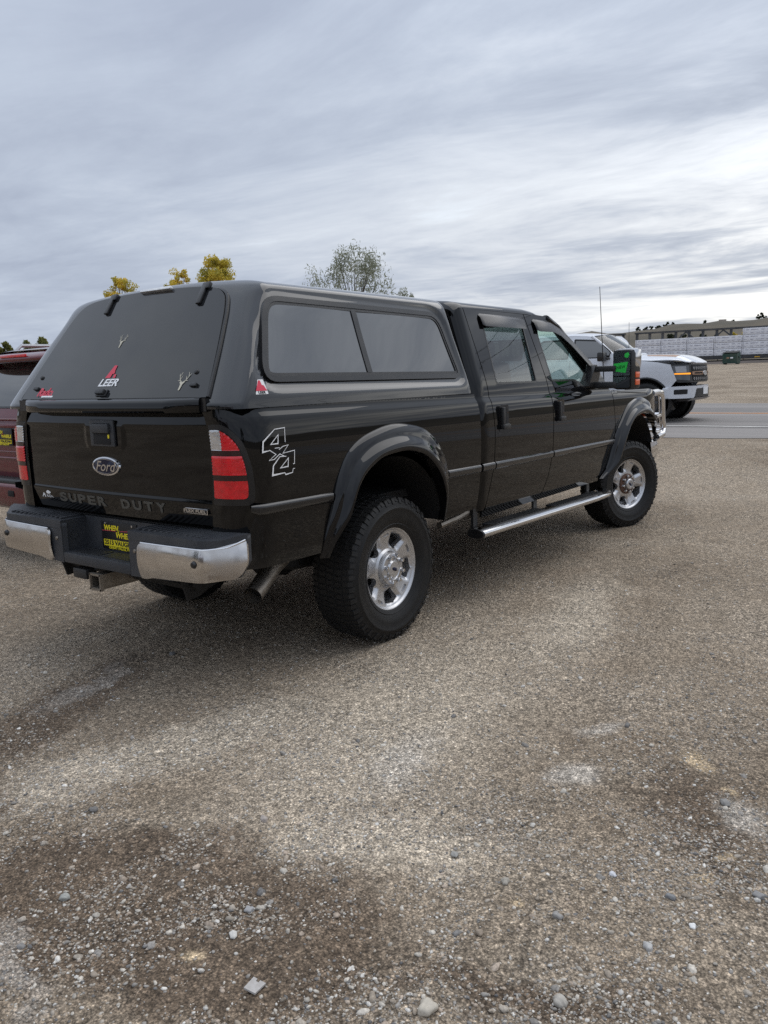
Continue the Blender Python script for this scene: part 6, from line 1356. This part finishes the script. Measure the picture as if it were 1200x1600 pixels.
def tree(name, base, hgt, wid, leafm, n, seed, label, group=None, leaf=0.11, upright=False, clumps=26, low=0.25):
    rs = np.random.RandomState(seed); root = empty(name, base); tag(root, label, 'tree' if hgt > 3 else 'shrub', group)
    tb = MB(); tb.tube([(0, 0, -0.1), (rs.uniform(-.1, .1), rs.uniform(-.1, .1), hgt*0.3), (rs.uniform(-.15, .15)*wid*0.3, rs.uniform(-.15, .15)*wid*0.3, hgt*0.62)], [0.035*hgt*0.5, 0.024*hgt*0.5, 0.008*hgt*0.5], 8)
    cs = []
    for k in range(clumps):
        a = rs.uniform(0, 6.283); t = rs.uniform(0, 1)**0.7
        z = hgt*(low+(0.93-low)*t); rmax = wid*0.5*math.sin(math.pi*min(0.97, 0.12+0.80*t))**0.7; r = rmax*math.sqrt(rs.uniform(0.05, 1)); c = np.array((r*math.cos(a), r*math.sin(a), z)); s = rs.uniform(0.07, 0.15)*wid*(0.8 if upright else 1)
        cs.append((c, s)); st = np.array((0, 0, hgt*(0.2+0.5*t*0.8))); mid = (st+c)/2+np.array((0, 0, -0.03*hgt)); tb.tube([tuple(st), tuple(mid), tuple(c)], [0.008*hgt*0.5, 0.005*hgt*0.5, 0.0018*hgt*0.5], 5)
    tb.build('trunk', 'bark', root)
    ci = rs.randint(0, clumps, n); C = np.array([q[0] for q in cs])[ci]; S = np.array([q[1] for q in cs])[ci]
    d = rs.normal(size=(n, 3)); d /= np.linalg.norm(d, axis=1)[:, None]; rr = rs.uniform(0.25, 1, n)**0.6; el = np.array((1, 1, 1.9 if upright else 0.85)); P = C+d*(S*rr)[:, None]*el
    u = rs.normal(size=(n, 3)); u /= np.linalg.norm(u, axis=1)[:, None]; w_ = np.cross(u, rs.normal(size=(n, 3))); w_ /= np.linalg.norm(w_, axis=1)[:, None]
    if upright: u[:, 2] = np.abs(u[:, 2])*1.5; u /= np.linalg.norm(u, axis=1)[:, None]
    sz_ = leaf*rs.uniform(0.6, 1.3, n)[:, None]; wr = 0.28 if upright else 0.45
    V = np.stack([P-u*sz_*0.5, P+w_*sz_*wr*0.5, P+u*sz_*0.5, P-w_*sz_*wr*0.5], 1).reshape(-1, 3)
    me = bpy.data.meshes.new('crown'); me.vertices.add(4*n); me.vertices.foreach_set('co', V.astype(np.float32).ravel()); me.loops.add(4*n); me.loops.foreach_set('vertex_index', np.arange(4*n, dtype=np.int32)); me.polygons.add(n); me.polygons.foreach_set('loop_start', np.arange(0, 4*n, 4, dtype=np.int32)); me.update()
    me.materials.append(M[leafm]); link(bpy.data.objects.new('crown', me), root); return root
def at(px_, py_, d):
    """the place d metres along the view through a photo pixel; used to site far things in plan"""
    q = Vector(CAM_POS)+(fw+rt*((px_-600)/FPX)-up*((py_-800)/FPX))*d; return q
def site(px_, d): q = at(px_, 590, d); return (q.x, q.y, gz(q.x, q.y)), q
def tree_at(px_, pytop, d, wpx, *a, **k):
    b, q = site(px_, d); top = at(px_, pytop, d).z; return tree(a[0], b, top-b[2], wpx*d/FPX, *a[1:], **k)
tree_at(347, 396, 42, 84, 'cottonwood_tree', 'leaf_yellow', 15000, 5, 'tall yellow cottonwood, its crown the highest above the shell roof', 'yellow trees behind the pickup', leaf=0.14, clumps=90)
tree_at(288, 410, 43, 54, 'cottonwood_tree', 'leaf_yellow', 6000, 6, 'narrow yellow cottonwood left of the tallest one', 'yellow trees behind the pickup', leaf=0.13, clumps=70)
tree_at(203, 426, 43, 66, 'cottonwood_tree', 'leaf_yellow', 6500, 8, 'yellow cottonwood showing beside the left hatch hinge', 'yellow trees behind the pickup', leaf=0.13, clumps=70)
tree_at(556, 391, 40, 160, 'olive_tree', 'leaf_olive', 10000, 11, 'grey green feathery tree rising behind the shell roof', leaf=0.17, upright=True, clumps=70)
tree_at(640, 452, 41, 60, 'olive_tree', 'leaf_olive', 3000, 12, 'low grey green tree whose twigs just clear the cab', leaf=0.15, upright=True)
for i, (px_, py_, w_, lb) in enumerate(((60, 522, 62, 'rounded green tree over the roof of the maroon SUV'), (8, 531, 50, 'green tree at the left edge above the maroon SUV'), (105, 530, 60, 'green tree hidden partly by the shell hatch'))):
    tree_at(px_, py_, 60, w_, 'green_tree', 'leaf_green', 5000, 20+i, lb, 'green trees beyond the SUV', leaf=0.22)
for i, (px_, py_, w_, lf) in enumerate(((1046, 520, 22, 'leaf_dark'), (1064, 519, 18, 'leaf_dark'), (1144, 518, 20, 'leaf_yellow'), (1160, 518, 14, 'leaf_yellow'), (1096, 519, 22, 'leaf_dark'), (1120, 519, 20, 'leaf_dark'))):
    tree_at(px_, py_, 125, w_, 'roadside_shrub', lf, 1400, 40+i, ['leftmost dark green shrub seen through the railcar truss', 'second dark green shrub from the left seen through the truss', 'left one of two yellow shrubs seen through the truss', 'right one of two yellow shrubs seen through the truss', 'third dark green shrub from the left seen through the truss', 'rightmost dark green shrub seen through the railcar truss'][i], ['dark shrubs behind the train', 'yellow shrubs behind the train'][lf == 'leaf_yellow'], leaf=0.35, low=0.1)
for i, (px_, wpx, hpx) in enumerate(((998, 9, 5), (1008, 9, 6), (1016, 10, 6), (1027, 9, 5), (1040, 11, 7), (1050, 7, 3), (1142, 8, 5), (1184, 15, 8), (1098, 5, 3))):
    az = math.degrees(YAW-math.atan((px_-600)/FPX)); x, y, z = hill_top(az); s = 425*0.97/FPX
    tree('ridge_tree', (x, y, z-0.8), hpx*s+1.2, wpx*s, 'leaf_dark', 500, 60+i, ['leftmost dark tree on the skyline ridge', 'second dark tree from the left on the ridge', 'third dark tree from the left on the ridge', 'fourth dark tree from the left on the ridge', 'tallest dark tree of the left group on the ridge', 'low dark bush ending the left group on the ridge', 'small dark tree beside the house at the right of the ridge', 'broad dark tree alone on the ridge at the right', 'tiny dark tree midway along the ridge'][i], 'trees on the ridge', leaf=0.9, low=0.05, clumps=12)
# yard across the lot behind the camera: what the tailgate mirrors
for i, (x, y, hh, ww) in enumerate(((-34, 22, 6.5, 7.0), (-38, 30, 7.5, 8.0), (-46, 14, 8.0, 8.5), (-30, -26, 7.0, 7.0))):
    tree('yard_tree', (x, y, 0.0), hh, ww, 'leaf_dark', 3500, 80+i, ['bushy dark yard tree mirrored in the tailgate', 'taller dark yard tree beside the bushy one', 'dark yard tree behind the shed', 'dark yard tree away to the right of the shed'][i], 'yard trees behind the camera', leaf=0.4, low=0.12, clumps=40)
SHED = empty('shed', (-30, 6, 0), 0.5); tag(SHED, 'low grey shed across the lot behind the camera', 'shed')
MB().box((0, 0, 1.5), (7, 14, 3.0)).build('wall', 'ballast', SHED); MB().prism([(-3.9, 2.9), (3.9, 2.9), (0, 4.4)], 'Y', -7.4, 7.4).build('roof', 'wrap_print', SHED); MB().box((3.52, 2.0, 1.1), (0.06, 1.0, 2.1)).build('door', 'white', SHED)
for y in (-4.5, -1.5, 5.0): MB().box((3.52, y, 1.6), (0.06, 1.3, 1.0)).build('window', 'dark_glass', SHED)
# a house on the ridge
for i, (px_, wpx, lb) in enumerate(((1014, 10, 'small dark house among the ridge trees'), (1125, 9, 'small house on the ridge at the right'))):
    az = math.degrees(YAW-math.atan((px_-600)/FPX)); x, y, z = hill_top(az); hs = empty('house', (x, y, z-2.0), rad(az)); tag(hs, lb, 'house')
    MB().box((0, 0, 0.9), (5, 3.0, 1.8)).build('wall', 'ballast', hs); MB().prism([(-2.7, 1.8), (2.7, 1.8), (0, 3.0)], 'Y', -1.7, 1.7).build('roof', 'ballast' if i else 'wrap_print', hs)
# power line along the road, off to the right of the view; its wires show in the pickup's windows
for i, y in enumerate((-7.0, -52.0)):
    pl = empty('utility_pole', (25.0, y, gz(25, y))); tag(pl, ['wooden utility pole where the wires end beside the road', 'wooden utility pole farther down the road'][i], 'utility pole')
    MB().tube([(0, 0, -0.2), (0, 0, 9.6)], [0.16, 0.11], 10).build('post', 'bark', pl); MB().box((0, 0, 9.1), (2.2, 0.10, 0.12)).build('cross_arm', 'bark', pl)
for i, (x, z) in enumerate(((24.1, 9.3), (25.9, 9.3), (25.1, 7.9))):
    tag(MB().tube([(x, -7.0-45*t, z+0.4-0.9*4*t*(1-t)) for t in np.linspace(0, 1, 20)], 0.013, 5).build('power_cable', 'trim'), ['near upper power cable between the utility poles', 'far upper power cable between the utility poles', 'lower power cable between the utility poles'][i], 'cable')
# ------------------------------------------------------------------ loose stones
def pebbles(N_, seed, smin, smed, smax, pxlim, sub):
    rs = np.random.RandomState(seed)
    pu = rs.uniform(-350, 1550, N_*3); pv = rs.uniform(*pxlim, N_*3)
    D = np.array(fw)[None]+np.outer((pu-600)/FPX, np.array(rt))-np.outer((pv-800)/FPX, np.array(up)); t = -CAM_POS[2]/D[:, 2]; ok = (D[:, 2] < -0.02) & (t < 16); X = CAM_POS[0]+D[:, 0]*t; Y = CAM_POS[1]+D[:, 1]*t
    clump = vnoise(X, Y, 31, 0.45)*0.6+vnoise(X, Y, 32, 0.16)*0.5
    damp = np.exp(-(((X+2.34)/0.40)**2+((Y+1.82)/0.75)**2)); clump = clump-0.12*damp
    ok &= (X < 9.4) & (rs.rand(len(X)) < np.clip((clump-0.28)*2.2, 0.08, 1)); X, Y, t = X[ok][:N_], Y[ok][:N_], t[ok][:N_]; n = len(X)
    s = np.clip(smed*np.exp(rs.normal(0, 0.45, n)), smin, smax); s = np.maximum(s, t*1.5/FPX)          # smaller grains are left to the material
    bm = bmesh.new(); bmesh.ops.create_icosphere(bm, subdivisions=sub, radius=0.5); bv = np.array([q.co[:] for q in bm.verts]); bf = np.array([[q.index for q in g.verts] for g in bm.faces]); bm.free()
    nv, nf = len(bv), len(bf); J = 1+rs.uniform(-0.24, 0.24, (n, nv)); a = rs.uniform(0, 6.283, n); ca, sa = np.cos(a), np.sin(a)
    ax = np.stack([rs.uniform(0.8, 1.35, n), rs.uniform(0.65, 1.0, n), rs.uniform(0.40, 0.75, n)], 1)*s[:, None]
    L_ = bv[None]*J[..., None]*ax[:, None, :]; tl = rs.normal(0, 0.25, n); L_[..., 2] += L_[..., 0]*np.sin(tl)[:, None]
    W = np.empty_like(L_); W[..., 0] = L_[..., 0]*ca[:, None]-L_[..., 1]*sa[:, None]+X[:, None]; W[..., 1] = L_[..., 0]*sa[:, None]+L_[..., 1]*ca[:, None]+Y[:, None]; W[..., 2] = L_[..., 2]+(ground_z(X, Y)+ax[:, 2]*rs.uniform(-0.22, 0.16, n))[:, None]
    F = (bf[None]+(np.arange(n)*nv)[:, None, None]).reshape(-1, 3)
    me = bpy.data.meshes.new('gravel'); me.vertices.add(n*nv); me.vertices.foreach_set('co', W.astype(np.float32).ravel()); me.loops.add(F.size); me.loops.foreach_set('vertex_index', F.astype(np.int32).ravel()); me.polygons.add(len(F)); me.polygons.foreach_set('loop_start', np.arange(0, F.size, 3, dtype=np.int32)); me.update(); me.shade_smooth()
    pal = np.array([(0.34, 0.30, 0.25), (0.27, 0.25, 0.225), (0.46, 0.42, 0.36), (0.18, 0.172, 0.163), (0.38, 0.31, 0.245), (0.58, 0.55, 0.50), (0.28, 0.235, 0.185), (0.13, 0.125, 0.122), (0.32, 0.27, 0.215)]); pr = np.array([.2, .14, .2, .06, .12, .1, .1, .025, .05]); pr /= pr.sum()
    c = pal[rs.choice(len(pal), n, p=pr)]*rs.uniform(0.75, 1.2, (n, 1)); ca_ = me.color_attributes.new('tint', 'FLOAT_COLOR', 'POINT'); cc = np.ones((n, nv, 4)); cc[..., :3] = c[:, None, :]; ca_.data.foreach_set('color', cc.astype(np.float32).ravel())
    return me
def stone_mat():
    m = bpy.data.materials.new('loose stone'); t, b = nodes(m); b.inputs['Roughness'].default_value = 0.85; b.inputs['Specular IOR Level'].default_value = 0.3
    a = t.nodes.new('ShaderNodeVertexColor'); a.layer_name = 'tint'; n = t.nodes.new('ShaderNodeTexNoise'); n.inputs['Scale'].default_value = 160; n.inputs['Detail'].default_value = 3; tcn = t.nodes.new('ShaderNodeTexCoord'); t.links.new(tcn.outputs['Object'], n.inputs['Vector'])
    mr = t.nodes.new('ShaderNodeMapRange'); mr.inputs[1].default_value = 0.3; mr.inputs[2].default_value = 0.7; mr.inputs[3].default_value = 0.75; mr.inputs[4].default_value = 1.25; t.links.new(n.outputs[0], mr.inputs[0])
    mx = t.nodes.new('ShaderNodeMix'); mx.data_type = 'RGBA'; mx.blend_type = 'MULTIPLY'; mx.inputs[0].default_value = 1.0; t.links.new(a.outputs[0], mx.inputs[6]); t.links.new(mr.outputs[0], mx.inputs[7]); t.links.new(mx.outputs[2], b.inputs['Base Color']); return m
SM_ = stone_mat()
for nm, args in (('gravel', (84000, 1, 0.003, 0.0066, 0.016, (640, 1900), 1)), ('coarse_gravel', (3600, 2, 0.008, 0.0125, 0.026, (700, 2000), 2))):
    me = pebbles(*args); me.materials.append(SM_); tag(link(bpy.data.objects.new(nm, me)), 'fine gravel strewn over the lot' if nm == 'gravel' else 'coarser pebbles lying among the gravel', kind='stuff')
# stones big enough to pick out one by one: photo pixel where each lies, size, colour, label
STONES = [(668, 1588, 0.052, (0.50, 0.45, 0.37), 'pale tan stone at the very bottom of the picture'), (710, 1340, 0.032, (0.31, 0.30, 0.275), 'round grey stone alone in the middle foreground'), (790, 1388, 0.032, (0.34, 0.31, 0.26), 'flat brown stone right of the round grey one'),
          (1082, 1457, 0.022, (0.72, 0.71, 0.69), 'small bright white stone in the right foreground'), (413, 1291, 0.036, (0.40, 0.35, 0.31), 'pinkish flat stone above the damp patch'), (980, 1137, 0.032, (0.16, 0.15, 0.14), 'dark round stone on the right above the white splash'),
          (146, 1274, 0.034, (0.17, 0.16, 0.15), 'dark stone at the upper edge of the damp patch on the left'), (102, 1409, 0.036, (0.33, 0.33, 0.30), 'long grey stone inside the damp patch at the left'), (749, 1470, 0.028, (0.28, 0.225, 0.17), 'brown round stone below the sand spot'), (870, 1443, 0.032, (0.30, 0.285, 0.265), 'angular grey stone right of the sand spot'),
          (365, 1470, 0.028, (0.56, 0.54, 0.50), 'pale stone at the right rim of the damp patch'), (390, 1430, 0.030, (0.34, 0.335, 0.33), 'grey stone in the damp patch'), (1048, 1410, 0.030, (0.22, 0.22, 0.22), 'grey stone at the right near the sand'), (1012, 1487, 0.034, (0.44, 0.43, 0.41), 'long pale grey stone in the lower right'), (875, 1573, 0.042, (0.42, 0.39, 0.34), 'large pale stone at the bottom edge right of centre'),
          (957, 1378, 0.026, (0.58, 0.58, 0.60), 'light angular stone in the right foreground'), (269, 1023, 0.040, (0.17, 0.165, 0.16), 'grey stone in the shade behind the bumper'), (1185, 1410, 0.034, (0.26, 0.25, 0.24), 'dark grey stone at the right edge'), (1133, 1260, 0.042, (0.24, 0.23, 0.215), 'big dark stone beside the pale dust at the right')]
for i, (px_, py_, sz_, colr, lb) in enumerate(STONES):
    d = fw+rt*((px_-600)/FPX)-up*((py_-800)/FPX); t = -CAM_POS[2]/d.z; x, y = CAM_POS[0]+d.x*t, CAM_POS[1]+d.y*t
    bm = bmesh.new(); bmesh.ops.create_icosphere(bm, subdivisions=3, radius=0.5); rs = np.random.RandomState(100+i); k1, k2 = rs.uniform(2, 5, 2); fl_ = rs.uniform(0.45, 0.65); el = rs.uniform(0.65, 0.85)
    for q in bm.verts:
        n_ = 1+0.13*math.sin(k1*q.co.x*3+i)+0.11*math.sin(k2*q.co.y*4+2*i)+0.06*math.sin(9*q.co.z+5*q.co.x); q.co = Vector((q.co.x*n_, q.co.y*n_*el, q.co.z*n_*fl_))*sz_
    me = bpy.data.meshes.new('stone'); bm.to_mesh(me); bm.free(); me.shade_smooth(); me.materials.append(mat('stone %d' % i, colr, 0.8, dirt=0.5, dscale=90, dcol=tuple(c*0.6 for c in colr), bump=0.4, bscale=140))
    o = link(bpy.data.objects.new('stone', me)); o.location = (x, y, float(ground_z(x, y))+sz_*0.12); o.rotation_euler = (0, 0, rs.uniform(0, 6)); tag(o, lb, 'stone', 'larger loose stones')
d = fw+rt*((399-600)/FPX)-up*((1556-800)/FPX); t = -CAM_POS[2]/d.z; x, y = CAM_POS[0]+d.x*t, CAM_POS[1]+d.y*t
ch = MB().prism([(-0.024, -0.017), (0.020, -0.020), (0.021, -0.002), (0.012, -0.003), (0.013, 0.006), (0.022, 0.007), (0.023, 0.019), (-0.022, 0.018)], 'Z', -0.002, 0.003).build('litter_scrap', mat('weathered scrap', (0.42, 0.40, 0.38), 0.8, dirt=0.4, dscale=60), smooth=0)
ch.location = (x, y, float(ground_z(x, y))+0.008); ch.rotation_euler = (0.08, 0.1, 0.2); tag(ch, 'notched grey scrap lying on the gravel at the bottom left', 'litter')
